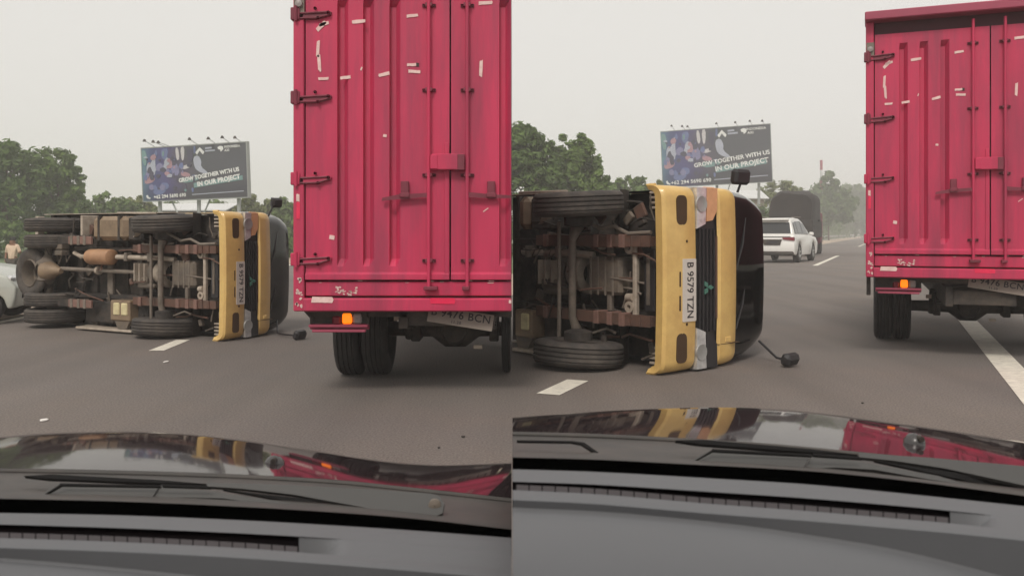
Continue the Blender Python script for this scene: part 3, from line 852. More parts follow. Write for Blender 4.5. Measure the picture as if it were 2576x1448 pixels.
    k = MB(); k.box((U(1.3), W(.17), V(.1)), (U(1.46), W(.24), V(.2)), .02); k.build('starter_motor', M_under, T)
    k = MB(); k.box((U(1.25), W(.13), V(.05)), (U(1.55), W(.19), V(.12)), .02); k.build('gearbox_mount', M_cast, T)
    # exhaust
    k = MB(); q1 = min(1.95 * Su, L - .02)
    k.tube([(U(.95), W(-.17), V(.12)), (U(1.2), W(-.19), V(.08)), (-q1, W(-.19), V(.08))], .032 * S, 10); k.build('exhaust_pipe', M_pale, T)
    for q in (1.30, 1.72):
        if q * Su + .05 < L:
            k = MB(); k.box((U(q), W(-.25), V(.03)), (U(q + .05), W(-.14), V(.12)), .01); k.build('exhaust_clamp', M_steel, T)
    # fuel tank and its neighbours on the upper side
    k = MB(); q1 = min(2.36 * Su, L - .005); q0 = 1.72 * Su
    if q1 > q0 + .05:
        k.box((-q0, W(-.705), V(.02)), (-q1, W(-.40), V(.38)), .05 * S)
        tk = k.build('fuel_tank', M_tank, T)
        for q in (1.82, 2.2):
            if q * Su + .06 < L:
                k = MB(); k.box((U(q), W(-.71), V(.012)), (U(q + .04), W(-.395), V(.39)), .006); k.build('tank_strap', M_under, tk)
    k = MB(); A = Matrix.Translation((U(1.56), W(-.57), V(.05)))
    rr3 = .125 * S
    k.lathe([(.001, -.045), (rr3 * .18, -.045), (rr3 * .2, -.02), (rr3 * .85, -.012), (rr3, -.03), (rr3, .08), (.001, .08)], 'z', (0, 0, 0), 22)
    me_ = k; me_.v = [tuple(A @ Matrix.Rotation(math.radians(28), 4, 'Y') @ Vector(p)) for p in me_.v]
    ac = k.build('air_tank_end', M_pale, T)
    for j in range(6):
        a = j * math.pi / 3
        k = MB(); B = A @ Matrix.Rotation(math.radians(28), 4, 'Y')
        k.lathe([(.022 * S, -.022), (.022 * S, -.017), (.001, -.022)], 'z', (rr3 * .58 * math.cos(a), rr3 * .58 * math.sin(a), 0), 8)
        k.v = [tuple(B @ Vector(p)) for p in k.v]; k.build('vent_hole', M_under, ac)
    k = MB(); k.box((U(1.44), W(-.69), V(.04)), (U(1.70), W(-.40), V(.36)), .02); k.build('tool_box', M_under, T)
    # battery box on the lower side
    q1 = min(1.98 * Su, L - .01)
    if q1 > 1.70 * Su:
        k = MB(); k.box((U(1.62), W(.345), V(.0)), (-q1, W(.60), V(.3)), .015); bb_ = k.build('battery_box', M_tank, T)
        for q in (1.655, 1.80):
            if (q + .11) * Su < L:
                k = MB(); k.box((U(q), W(.375), V(-.015)), (U(q + .11), W(.53), V(.02)), .012); k.build('battery', M_batt, bb_)
        k = MB(); k.prism([(U(1.64), W(.60)), (U(1.92) if 1.92 * Su < L else -L, W(.60)), (U(1.86) if 1.86 * Su < L else -L, W(.70)), (U(1.70), W(.70))], V(.02), V(.06)); k.build('step_bracket', M_cast, T)
    k = MB(); k.box((U(1.42), W(.60), V(.10)), (U(1.60), W(.30), V(.36)), .02); k.build('air_filter', M_under, T)
    k = MB(); k.box((U(1.38), W(.705), V(-.02)), (-min(2.62 * Su, L), W(.735), V(.16)), .006); k.build('side_plank', M_pale, T)
    # step grilles at both cab corners
    for sg in (-1, 1):
        k = MB(); w_ = sg * .64
        k.box((U(.38), W(w_ - .085), V(.22)), (U(.17), W(w_ + .085), V(.26))); st = k.build('cab_step', M_under, T)
        for j in range(4):
            k = MB(); k.box((U(.37), W(w_ - .07 + j * .042), V(.18)), (U(.18), W(w_ - .05 + j * .042), V(.23)), .004); k.build('step_bar', M_pale, st)
        k = MB(); k.box((U(.33), W(w_ - sg * .12), V(.2)), (U(.2), W(w_ - sg * .2), V(.3)), .01); k.build('step_bracket', M_steel, T)
    # loose hoses, pipes and brackets all over the underside
    rq = random.Random(5)
    for i in range(46):
        q = rq.uniform(.12, min(3.5, L / Su - .12)); w_ = rq.uniform(-.62, .62); v_ = rq.uniform(.02, .22)
        pts = [(U(q), W(w_), V(v_))]
        along = rq.random() < .6
        for j in range(rq.randint(2, 4)):
            q = min(L / Su - .05, max(.08, q + (rq.uniform(.05, .22) if along else rq.gauss(0, .05)))); w_ = max(-.68, min(.68, w_ + (rq.gauss(0, .03) if along else rq.uniform(-.16, .16)))); v_ += rq.gauss(0, .02)
            pts.append((U(q), W(w_), V(max(.0, v_))))
        k = MB(); k.tube(pts, rq.uniform(.005, .013) * S, 6); k.build('hose', rq.choice([M_under, M_under, M_steel, M_cast, M_rust]), T)
    for i in range(34):
        q = rq.uniform(.1, min(3.5, L / Su - .12)); w_ = rq.uniform(-.62, .62); v_ = rq.uniform(.06, .26)
        k = MB(); a_, b_2 = rq.uniform(.02, .07) * S, rq.uniform(.02, .06) * S
        A = Matrix.Translation((U(q), W(w_), V(v_))) @ Matrix.Rotation(rq.uniform(0, 1.5), 4, 'Z')
        k.box((-a_, -b_2, 0), (a_, b_2, rq.uniform(.02, .06)), .008, M=A); k.build('bracket', rq.choice([M_under, M_cast, M_steel, M_rust]), T)
    # ---- load bed
    k = MB(); bl = min(3.74 * Su, LV(V(.38)))
    k.box((U(1.30), W(-.742), V(.40)), (-bl, W(.735), V(.46)), .004)
    bed = k.build('load_bed', M_under, T)
    for q in [1.5 + .3 * j for j in range(8)]:
        if (q + .06) * Su < bl:
            k = MB(); k.box((U(q), W(-.73), V(.36)), (U(q + .06), W(.72), V(.40))); k.build('bed_joist', M_under, bed)
    k = MB(); k.box((U(1.28), W(-.752), V(.30)), (-bl, W(-.742), V(.62)), .003); k.build('bed_side', M_pale, bed)
    k = MB(); k.box((U(1.28), W(.735), V(.36)), (-bl, W(.745), V(.62)), .003); k.build('bed_side', M_pale, bed)
    k = MB(); k.tube([(U(1.2), W(-.735), V(.05)), (U(1.9) if 1.9 * Su < L else -L, W(-.745), V(.05))], .012 * S, 6); k.build('bed_edge_trim', M_pale, bed)
    # ---- wheels
    r = .365 * S * tyre_k
    def wheel(u, w_, v, tw, spin, side):
        k = MB(); tyre_mesh(k, r, tw, 'y', (0, 0, 0)); 
        A = Matrix.Translation((u, w_, v)) @ Matrix.Rotation(spin[0], 4, 'X') @ Matrix.Rotation(spin[1], 4, 'Z')
        k.v = [tuple(A @ Vector(p)) for p in k.v]
        t = k.build('tyre', M_rubber, T)
        k = MB(); rim_mesh(k, r, tw, 'y', (0, 0, 0), side)
        k.lathe([(r * .3, -side * tw * .3), (r * .28, -side * tw * .05), (r * .2, side * .0)], 'y', (0, 0, 0), 14)
        k.v = [tuple(A @ Vector(p)) for p in k.v]
        k.build('rim', M_cast, t)
        return t
    wheel(U(wu), W(-.61), wheel_v, .205 * S, (math.radians(3), 0), -1)
    wheel(U(wu), W(.635), wheel_v, .205 * S, (math.radians(-4), 0), 1)
    k = MB(); k.lathe([(.12 * S, -.02), (.12 * S, -.10), (.07 * S, -.12), (.001, -.12)], 'y', (U(wu), W(.55), wheel_v), 14); k.build('hub', M_under, T)
    k = MB(); k.lathe([(.12 * S, .02), (.12 * S, .10), (.07 * S, .12), (.001, .12)], 'y', (U(wu), W(-.52), wheel_v), 14); k.build('hub', M_under, T)
    if L > 3.0 * Su:
        for w_ in (-.60, .60):
            wheel(U(3.3), W(w_), V(.18), .185 * S, (0, 0), 1 if w_ > 0 else -1)
            wheel(U(3.3), W(w_ * .64), V(.18), .185 * S, (0, 0), 1 if w_ > 0 else -1)
        k = MB(); k.tube([(U(3.3), W(-.5), V(.1)), (U(3.27), W(-.2), V(.05)), (U(3.24), W(-.10), V(-.0)), (U(3.24), W(.10), V(-.0)), (U(3.27), W(.2), V(.05)), (U(3.3), W(.5), V(.1))], [.045, .05, .12, .12, .05, .045], 12)
        ax_ = k.build('rear_axle', M_steel, T)
        k = MB(); k.lathe([(.13, .0), (.12, .08), (.07, .2), (.035, .3), (.001, .3)], 'x', (U(3.2), W(.0), V(-.02)), 16); k.build('differential', M_tank, ax_)
        k = MB(); k.lathe([(.14, .0), (.10, -.06), (.001, -.09)], 'x', (U(3.24), W(.0), V(-.02)), 16); k.build('diff_cover', M_pale, ax_)
        k = MB(); k.tube([(U(1.66), W(.0), V(.16)), (U(2.94), W(-.03), V(.0))], .026, 8); k.build('drive_shaft', M_steel, T)
        k = MB(); k.lathe([(.03, -.02), (.055, -.02), (.055, .02), (.03, .02)], 'x', (U(2.3), W(-.015), V(.08)), 12); k.build('shaft_flange', M_pale, T)
        k = MB()
        A = Matrix.Translation((U(2.0), W(-.19), V(.06)))
        k.lathe([(.001, .0), (.07, .0), (.098, -.02), (.10, -.05), (.10, -.42), (.09, -.45), (.04, -.47), (.001, -.47)], 'x', A.translation, 20)
        k.build('muffler', M_muff, T)
        k = MB(); k.tube([(U(2.48), W(-.19), V(.06)), (U(2.62), W(-.19), V(.06)), (U(2.78), W(-.235), V(.08))], .026, 8); k.build('tail_pipe', M_pale, T)
        # spare wheel hung askew under the tail
        k = MB(); tyre_mesh(k, .335, .2, 'z', (0, 0, 0)); A = Matrix.Translation((U(3.50), W(.04), V(.02))) @ Matrix.Rotation(math.radians(4), 4, 'Y')
        k.v = [tuple(A @ Vector(p)) for p in k.v]; sp = k.build('spare_wheel', M_rubber, T)
        k = MB(); k.lathe([(.19, -.07), (.175, -.09), (.165, -.06), (.16, .06), (.10, .08), (.001, .08)], 'z', (0, 0, 0), 24)
        k.v = [tuple(A @ Vector(p)) for p in k.v]; k.build('rim', M_cast, sp)
        k = MB(); k.box((U(3.74), W(.32), V(.1)), (U(3.5), W(.47), V(.13)), .004); k.build('mud_flap', M_under, T)
        k = MB(); k.box((U(3.78), W(-.72), V(.2)), (U(3.72), W(-.42), V(.3)), .006); k.build('tail_post', M_pale, T)
        k = MB(); k.box((U(3.76), W(.1), V(.3)), (U(3.70), W(.66), V(.44)), .006); k.build('tail_frame', M_under, T)
        for w_ in (-.30, -.22):
            k = MB(); k.box((U(3.05), W(w_ - .05), V(-.02)), (U(2.9), W(w_ + .02), V(.1)), .01); k.build('spring_shackle', M_cast, T)
        k = MB(); k.box((U(2.62), W(-.72), V(.05)), (U(2.58), W(-.46), V(.3)), .006); k.build('mud_guard_stay', M_pale, T)
        k = MB(); k.box((U(2.05), W(.38), V(.12)), (U(2.62), W(.66), V(.36)), .02); k.build('tool_box', M_under, T)
    return T

th1 = math.radians(28.0)
D0 = CH * F / (860 - HZ)
TT1 = tipped_truck((566 - 1288) / F * D0, D0, th1, 1.0, 1.0, 1.0, 3.80,
    'yellow truck on its side with rear wheels and spare wheel showing', 
    ([(-.10, .60, .95), (.05, .73, .80), (.20, .73, .72), (.52, .715, .60)], ((.60, .70, .58), (.045, .055, .09), .4)),
    ([(-.10, -.70, .80), (-.08, -.80, .84), (-.10, -.93, .86)], ((-.09, -.87, .93), (.04, .06, .085), .15)))
th2 = math.radians(50.0)
D0b = CH * F / (948 - HZ)
TT2 = tipped_truck((1672 - 1288) / F * D0b, D0b, th2, 1.115, 1.08, 1.42, 2.03,
    'larger yellow truck on its side, red reflection in its dark windscreen',
    ([(-.10, .66, 1.55), (.12, .80, 1.52), (.26, .81, 1.50), (.32, .80, 1.38)], ((.38, .77, 1.34), (.05, .06, .10), .5)),
    ([(-.12, -.80, 1.22), (-.10, -.88, 1.24), (-.12, -.94, 1.24)], ((-.10, -.95, 1.24), (.045, .075, .12), .15)), tyre_k=1.04, wheel_v=-.16, cut=True, wu=.84)

# ------------------------------------------------------------------ billboards
def art_material():
    m = bpy.data.materials.new('billboard_print'); m.use_nodes = True
    n, l = m.node_tree.nodes, m.node_tree.links
    b = n['Principled BSDF']; b.inputs['Roughness'].default_value = 0.7
    tc = n.new('ShaderNodeTexCoord'); sp = n.new('ShaderNodeSeparateXYZ'); l.new(tc.outputs['Generated'], sp.inputs[0])
    nz = n.new('ShaderNodeTexNoise'); nz.inputs['Scale'].default_value = 3.0; nz.inputs['Detail'].default_value = 3
    l.new(tc.outputs['Generated'], nz.inputs['Vector'])
    ad = n.new('ShaderNodeMath'); ad.operation = 'MULTIPLY_ADD'; ad.inputs[1].default_value = 0.35; l.new(nz.outputs['Fac'], ad.inputs[0]); l.new(sp.outputs['X'], ad.inputs[2])
    cr = n.new('ShaderNodeValToRGB'); l.new(ad.outputs[0], cr.inputs[0])
    e = cr.color_ramp.elements
    e[0].position = 0.12; e[0].color = lin(96, 140, 150); e[1].position = 0.95; e[1].color = lin(74, 76, 84)
    for p, c in ((0.26, lin(66, 78, 122)), (0.42, lin(74, 70, 122)), (0.56, lin(80, 74, 92)), (0.68, lin(72, 76, 82))):
        q = e.new(p); q.color = c
    cr2 = n.new('ShaderNodeValToRGB'); l.new(sp.outputs['Z'], cr2.inputs[0])
    e = cr2.color_ramp.elements
    e[0].position = 0.02; e[0].color = lin(72, 66, 96); e[1].position = 1.0; e[1].color = (1, 1, 1, 1)
    q = e.new(0.16); q.color = lin(110, 110, 160); q = e.new(0.34); q.color = (0.9, 0.9, 0.95, 1)
    mm = n.new('ShaderNodeMix'); mm.data_type = 'RGBA'; mm.blend_type = 'MULTIPLY'; mm.inputs[0].default_value = 0.5
    l.new(cr.outputs[0], mm.inputs[6]); l.new(cr2.outputs[0], mm.inputs[7]); l.new(mm.outputs[2], b.inputs['Base Color'])
    return m
M_art = art_material()
def flat(name, rgb): return mat(name, lin(*rgb), 0.7, var=0.12, scale=1.5)
A_white = flat('print_white', (222, 222, 220)); A_pale = flat('print_pale', (168, 172, 186)); A_pink = flat('print_pink', (168, 130, 140))
A_teal = flat('print_teal', (112, 146, 146)); A_blue = flat('print_blue', (100, 112, 156)); A_dark = flat('print_dark', (66, 64, 86)); A_lav = flat('print_lavender', (124, 122, 158)); A_grey = flat('print_grey', (196, 192, 194))

def billboard(x0, y0, x1, y1, x2, y2, D, label, ground_z=-0.05):
    """x0,y0 top left; x1,y1 top right; x2,y2 bottom left, in picture units at distance D"""
    a = P(x0, y0, D); b = P(x1, y1, D - 2.2 * D / 57); c = P(x2, y2, D)
    ux = (b - a); Wd = ux.length; ux.normalize()
    uz = (a - c); Hd = uz.length
    uz = (uz - ux * uz.dot(ux)).normalized()
    uy = uz.cross(ux).normalized()
    M = Matrix(((ux.x, uy.x, uz.x, c.x), (ux.y, uy.y, uz.y, c.y), (ux.z, uy.z, uz.z, c.z), (0, 0, 0, 1)))
    T = empty('billboard', M=M); tag(T, label, 'billboard', 'billboards')
    k = MB(); k.box((0, 0, 0), (Wd, .25, Hd)); bd = k.build('board', M_art, T)
    k = MB()
    for q in (((-.06, -.02, -.06), (Wd + .06, .3, 0)), ((-.06, -.02, Hd), (Wd + .06, .3, Hd + .07)), ((-.06, -.02, 0), (0, .3, Hd)), ((Wd, -.02, 0), (Wd + .06, .3, Hd))):
        k.box(*q)
    k.build('board_frame', M_rail, T)
    def poly(pts, m, dep, nm):
        q = MB(); q.prism([(p[0] * Wd, (1 - p[1]) * Hd) for p in pts], -.004 - dep, -.001, axis=1)
        return q.build(nm, m, bd)
    # a printed crowd at play, in loose flat shapes
    sh = [((.04, .38), (.06, .26), (.09, .30), (.12, .10), (.135, .12), (.13, .34), (.14, .46), (.05, .50)), ((.02, .56), (.10, .50), (.125, .60), (.09, .66), (.02, .68)),
          ((.13, .36), (.17, .28), (.21, .33), (.20, .44), (.14, .44)), ((.22, .30), (.28, .24), (.32, .33), (.30, .40), (.22, .40)),
          ((.29, .22), (.33, .20), (.37, .32), (.36, .42), (.30, .40)), ((.33, .02), (.36, .02), (.37, .24), (.34, .26)), ((.38, .02), (.42, .0), (.415, .24), (.39, .28)),
          ((.38, .38), (.46, .34), (.48, .40), (.40, .44)), ((.38, .46), (.47, .52), (.46, .58), (.38, .56)),
          ((.50, .22), (.55, .18), (.58, .30), (.57, .40), (.64, .52), (.62, .55), (.54, .48), (.51, .40)),
          ((.28, .36), (.36, .34), (.365, .54), (.29, .54)), ((.10, .80), (.17, .76), (.24, .80), (.18, .90), (.11, .88)), ((.06, .70), (.10, .68), (.12, .78), (.07, .80)),
          ((.18, .66), (.26, .68), (.25, .80), (.18, .78)), ((.37, .58), (.45, .60), (.55, .58), (.54, .66), (.38, .70)), ((.0, .02), (.05, .06), (.045, .34), (.01, .30)),
          ((.20, .02), (.27, .03), (.24, .26), (.19, .18)), ((.44, .04), (.50, .08), (.50, .30), (.45, .30))]
    ms = [A_pale, A_pink, A_lav, A_pink, A_dark, A_grey, A_grey, A_grey, A_pink, A_pale, A_lav, A_blue, A_lav, A_blue, A_teal, A_teal, A_blue, A_dark]
    for i, (p_, m_) in enumerate(zip(sh, ms)):
        cx = sum(q[0] for q in p_) / len(p_); cy = sum(q[1] for q in p_) / len(p_)
        rr = random.Random(i); pts = []
        for j in range(len(p_)):          # soften corners
            p0, p1 = p_[j], p_[(j + 1) % len(p_)]
            pts += [(p0[0] * .75 + p1[0] * .25, p0[1] * .75 + p1[1] * .25), (p0[0] * .25 + p1[0] * .75, p0[1] * .25 + p1[1] * .75)]
        poly(pts, m_, .003 + .0012 * i, 'printed_shape')
    rq = random.Random(11)
    for i in range(46):
        cx, cy = rq.uniform(.02, .52), rq.uniform(.06, .84)
        poly([(p[0], min(.99, max(.01, p[1]))) for p in ngon(cx, cy, rq.uniform(.008, .028), rq.uniform(.02, .07), 8, rq.random() * 3, .7, i)], rq.choice([A_dark, A_blue, A_lav, A_pink, A_pale, A_teal, A_dark, A_dark]), .026 + .0004 * i, 'printed_shape')
    # slanted lettering on paler strips
    def line(s_, cx, cz, size, rot, m, bold=.0, sp=1.0, dep=.05):
        A = Matrix.Translation((cx * Wd, -dep, (1 - cz) * Hd)) @ Matrix.Rotation(math.radians(-rot), 4, 'Y') @ Matrix.Rotation(math.radians(90), 4, 'X')
        return text('printed_lettering', s_, m, bd, A, size=size * Hd, bold=bold, spacing=sp)
    poly([(.50, .70), (.96, .60), (.96, .68), (.50, .79)], A_teal, .03, 'printed_strip')
    line('GROW TOGETHER WITH US', .645, .565, .102, 7.0, A_white, .018, 1.0)
    line('IN OUR PROJECT', .735, .675, .115, 7.0, A_white, .022, 1.05)
    line('+62 294 5690 690', .265, .925, .092, 1.5, A_white, .012, 1.05)
    poly([(.03, .90), (.045, .885), (.05, .91), (.06, .935), (.075, .945), (.065, .965), (.04, .95)], A_white, .03, 'printed_handset')
    poly([(.48, .905), (.965, .88), (.965, .895), (.48, .922)], A_pale, .03, 'printed_strip')
    # two emblems with their names
    poly([(.525, .13), (.567, .04), (.61, .13), (.597, .175), (.58, .14), (.567, .10), (.553, .14), (.54, .175)], A_white, .03, 'printed_emblem')
    poly([(.62, .05), (.68, .045), (.68, .075), (.62, .08)], A_pale, .03, 'printed_strip')
    poly([(.62, .10), (.71, .095), (.71, .125), (.62, .13)], A_pale, .03, 'printed_strip')
    poly([(.735, .06), (.76, .035), (.785, .05), (.79, .10), (.765, .145), (.76, .105), (.745, .10)], A_white, .03, 'printed_emblem')
    line('INDONESIA', .875, .06, .062, 0.5, A_white, .008, 1.05)
    line('AXI', .825, .125, .062, 0.5, A_white, .008, 1.05)
    # lamps on outriggers along the top
    for fx, up, out in ((.12, .42, -1.0), (.22, .30, -1.2), (.27, .24, -1.2), (.53, .36, -.7), (.70, .34, -.6), (.83, .36, -.6), (.94, .30, -.5)):
        k = MB(); k.tube([(fx * Wd + .15, .1, Hd), (fx * Wd, out * .6, Hd + up * .8), (fx * Wd - .05, out * .8, Hd + up)], .022, 6); am = k.build('lamp_arm', M_rail, T)
        k = MB(); k.lathe([(.001, .12), (.06, .10), (.11, -.02), (.12, -.06), (.001, -.05)], 'z', (fx * Wd - .05, out * .8, Hd + up), 10); k.build('lamp_head', M_under, am)
    # legs and struts reaching the ground
    Mi = M.inverted()
    for fx in (.12, .5, .88):
        top = Vector((fx * Wd, .45, 0)); wp = M @ top
        foot = Mi @ Vector((wp.x, wp.y, ground_z))
        k = MB(); k.tube([Vector((fx * Wd, .45, Hd * .9)), top, foot], .13, 10); k.build('leg', M_rail, T)
    for fx0, fx1 in ((.25, .42), (.62, .45)):
        wp = M @ Vector((fx1 * Wd, .35, 0)); foot = Mi @ Vector((wp.x, wp.y, .9))
        k = MB(); k.tube([(fx0 * Wd, .3, -.05), foot], .055, 6); k.build('strut', M_rail, T)
    return T
billboard(349, 375, 611, 359, 361, 506, 58, 'dark blue printed billboard behind the truck with the spare wheel')
billboard(1657, 333, 1931, 313, 1668, 471, 82, 'dark blue printed billboard behind a black wing mirror')

# ------------------------------------------------------------------ sheds, guard rails, far vehicles
def shed(x0, x1, ytop, D, label, depth=5.0, wall=M_shed, roof=M_roofw):
    a = P(x0, ytop, D); b = P(x1, ytop, D)
    w = b.x - a.x; h = a.z + .05
    T = empty('shed', (a.x, D, -.05)); tag(T, label, 'shed')
    k = MB(); k.box((0, 0, 0), (w, depth, h * .86)); k.build('wall', wall, T)
    k = MB(); k.prism([(-.4, h * .84), (depth * .5, h), (depth + .4, h * .84), (depth + .4, h * .84 + .08), (depth * .5, h + .09), (-.4, h * .84 + .08)], -.4, w + .4, axis=0); k.build('roof', roof, T)
    n = max(2, int(w / 2.2))
    for i in range(n):
        k = MB(); xx = (i + .25) * w / n; k.box((xx, -.02, h * .35), (xx + w / n * .45, .05, h * .62)); f = k.build('window', M_glass, T)
        k = MB(); k.box((xx - .06, -.05, h * .32), (xx + w / n * .45 + .06, -.005, h * .35)); k.build('sill', M_rail, f)
    return T
shed(388, 560, 512, 66, 'brown shed with pale roof under the billboard with the wider sky')
shed(1800, 1922, 478, 88, 'brown shed beside the dark loaded lorry', wall=mat('shed_wall_pale', lin(150, 136, 124), 0.85, var=0.15, scale=0.8))

def guard_rail(pts, label):
    pts = [Vector((p[0], p[1], 0)) for p in pts]
    T = empty('guard_rail', pts[0]); tag(T, label, 'guard rail')
    o = pts[0]
    k = MB()
    for i in range(len(pts) - 1):
        d = (pts[i + 1] - pts[i]).normalized(); nrm = Vector((d.y, -d.x, 0))
        prof = [(0, .45), (.05, .50), (.05, .56), (0, .61), (.05, .66), (.05, .72), (0, .77)]
        rows = [[p - o + nrm * q[0] + Vector((0, 0, q[1])) for q in prof] for p in (pts[i], pts[i + 1])]
        k.grid(rows, smooth=False)
    k.build('rail', M_rail, T)
    tot = (pts[-1] - pts[0]).length; d = (pts[-1] - pts[0]).normalized()
    for i in range(int(tot / 4)):
        p = d * (i * 4 + 1); nrm = Vector((d.y, -d.x, 0))
        k = MB(); q = p - nrm * .08
        k.box((q.x - .05, q.y - .05, -.05), (q.x + .05, q.y + .05, .72)); k.build('post', M_rail, T)
guard_rail([at_x(PR, LB - 3.9, 2.0), road_line(PR, LB - 3.9, 90), road_line(PR, LB - 3.9, 400)], 'steel guard rail along the pale shoulder past the white car')
guard_rail([road_line(PL, -10.2, 24), road_line(PL, -10.2, 62)], 'steel guard rail behind the overturned truck with the spare wheel')

def wheel_at(T, x, y, r, w, side, m=M_rim):
    k = MB(); tyre_mesh(k, r, w, 'y', (x, y, r), tread=False, seg=26); t = k.build('tyre', M_rubber2, T)
    k = MB(); k.lathe([(r * .62, side * w * .46), (r * .60, side * w * .30), (r * .2, side * w * .34), (.001, side * w * .36)], 'y', (x, y, r), 22)
    for j in range(5):
        a = j * 2 * math.pi / 5
        k.box((-.03, side * w * .32, r * .08), (.03, side * w * .44, r * .6), .004, M=Matrix.Translation((x, y, r)) @ Matrix.Rotation(a, 4, 'Y'))
    k.build('rim', m, t)

def loft_body(profile, widths):
    """profile: closed (x,z) outline; widths: half width at given z (list of z,hw) -> list of cross rings along y"""
    def hw(z):
        for (z0, a), (z1, b) in zip(widths, widths[1:]):
            if z <= z1: return a + (b - a) * max(0, (z - z0)) / (z1 - z0)
        return widths[-1][1]
    mb = MB(); n = len(profile)
    L = [(p[0], -hw(p[1]), p[1]) for p in profile]; Rr = [(p[0], hw(p[1]), p[1]) for p in profile]
    mb.add(L + Rr, [tuple(range(n)), tuple(range(2 * n - 1, n - 1, -1))] + [(i, (i + 1) % n, n + (i + 1) % n, n + i) for i in range(n)])
    return mb

def bevelled(o, w=.05, seg=3):
    md = o.modifiers.new('bevel', 'BEVEL'); md.width = w; md.segments = seg; md.limit_method = 'ANGLE'; md.angle_limit = math.radians(25)
    for p in o.data.polygons: p.use_smooth = True
    return o

# white SUV seen from behind; x forward, y left, origin at the rear right ground corner
def suv():
    phi = math.radians(30)
    D = 36.2; corner = Vector(((2000 - 1288) / F * D, D, 0))
    fw = Vector((math.sin(phi), math.cos(phi), 0)); lf = Vector((-math.cos(phi), math.sin(phi), 0))
    o = corner + lf * .93
    M = Matrix(((fw.x, lf.x, 0, o.x), (fw.y, lf.y, 0, o.y), (0, 0, 1, 0), (0, 0, 0, 1)))
    T = empty('parked_car', M=M @ Matrix.Diagonal((1, 1, 1.06, 1))); tag(T, 'white SUV seen from behind, beyond the larger overturned truck', 'car')
    low = [(.02, .34), (-.04, .55), (-.02, .80), (.03, 1.08), (.20, 1.12), (3.5, 1.10), (4.5, 1.00), (4.78, .80), (4.8, .45), (4.7, .30), (4.35, .28), (4.28, .55), (4.1, .78), (3.85, .86), (3.6, .78), (3.44, .55), (3.38, .28), (1.5, .28), (1.44, .55), (1.26, .78), (1.0, .86), (.74, .78), (.58, .55), (.5, .30)]
    b = loft_body(low, [(0, .86), (.3, .90), (.6, .93), (.9, .93), (1.12, .86)]).build('body', M_carwhite, T); bevelled(b, .05)
    cabp = [(.08, 1.06), (.10, 1.18), (.38, 1.66), (.50, 1.74), (1.4, 1.80), (2.2, 1.76), (2.6, 1.62), (3.45, 1.08)]
    cbn = loft_body(cabp, [(1.0, .86), (1.12, .85), (1.7, .66), (1.8, .6)]).build('cabin', M_carwhite, T); bevelled(cbn, .06)
    k = MB(); k.add([(.075, .74, 1.17), (.075, -.74, 1.17), (.325, -.63, 1.60), (.325, .63, 1.60)], [(0, 1, 2, 3)]); k.add([(.11, .74, 1.17), (.11, -.74, 1.17), (.36, -.63, 1.60), (.36, .63, 1.60)], [(0, 1, 2, 3)]); k.build('rear_window', M_glass, T)
    k = MB(); k.box((.18, -.60, 1.68), (.5, .60, 1.76), .02); k.build('spoiler', M_carwhite, T)
    for sg in (-1, 1):
        def yy(z): return sg * (.862 - .33 * (z - 1.12) + .006)
        for q in (((.45, 1.16), (.95, 1.16), (.98, 1.62), (.60, 1.60)), ((1.02, 1.16), (1.85, 1.16), (1.85, 1.66), (1.05, 1.64)), ((1.93, 1.16), (3.0, 1.14), (2.5, 1.55), (1.93, 1.66))):
            k = MB(); k.add([(p[0], yy(p[1]), p[1]) for p in q] + [(p[0], yy(p[1]) - sg * .02, p[1]) for p in q], [(0, 1, 2, 3), (7, 6, 5, 4), (0, 4, 5, 1), (1, 5, 6, 2), (2, 6, 7, 3), (3, 7, 4, 0)]); k.build('side_window', M_glass, T)
        k = MB(); k.prism([(sg * .90, 1.02), (sg * .42, 1.00), (sg * .46, .93), (sg * .90, .88)], -.055, .12, axis=0); k.build('tail_lamp', M_tail, T)
        k = MB(); k.box((2.95, sg * .9, 1.08), (3.1, sg * 1.08, 1.22), .03); k.build('door_mirror', M_carwhite, T)
        k = MB(); k.tube([(.2, sg * .74, 1.80), (2.1, sg * .70, 1.83)], .02, 6); k.build('roof_rail', M_steel, T)
        for x in (1.0, 3.86): wheel_at(T, x, sg * .80, .385, .25, sg)
    k = MB(); k.prism([(-.40, .93), (.40, .93), (.33, .70), (-.33, .70)], -.06, .02, axis=0); p = k.build('number_plate_recess', M_under, T)
    k = MB(); k.box((-.065, -.22, .76), (-.058, .22, .87)); k.build('number_plate', M_ink, p)
    k = MB(); k.box((-.05, -.88, .30), (.3, .88, .46), .04); k.build('rear_bumper', M_under, T)
    k = MB(); k.box((-.02, -.75, 1.02), (.03, .75, 1.06), .01); k.build('tailgate_trim', M_rail, T)
suv()

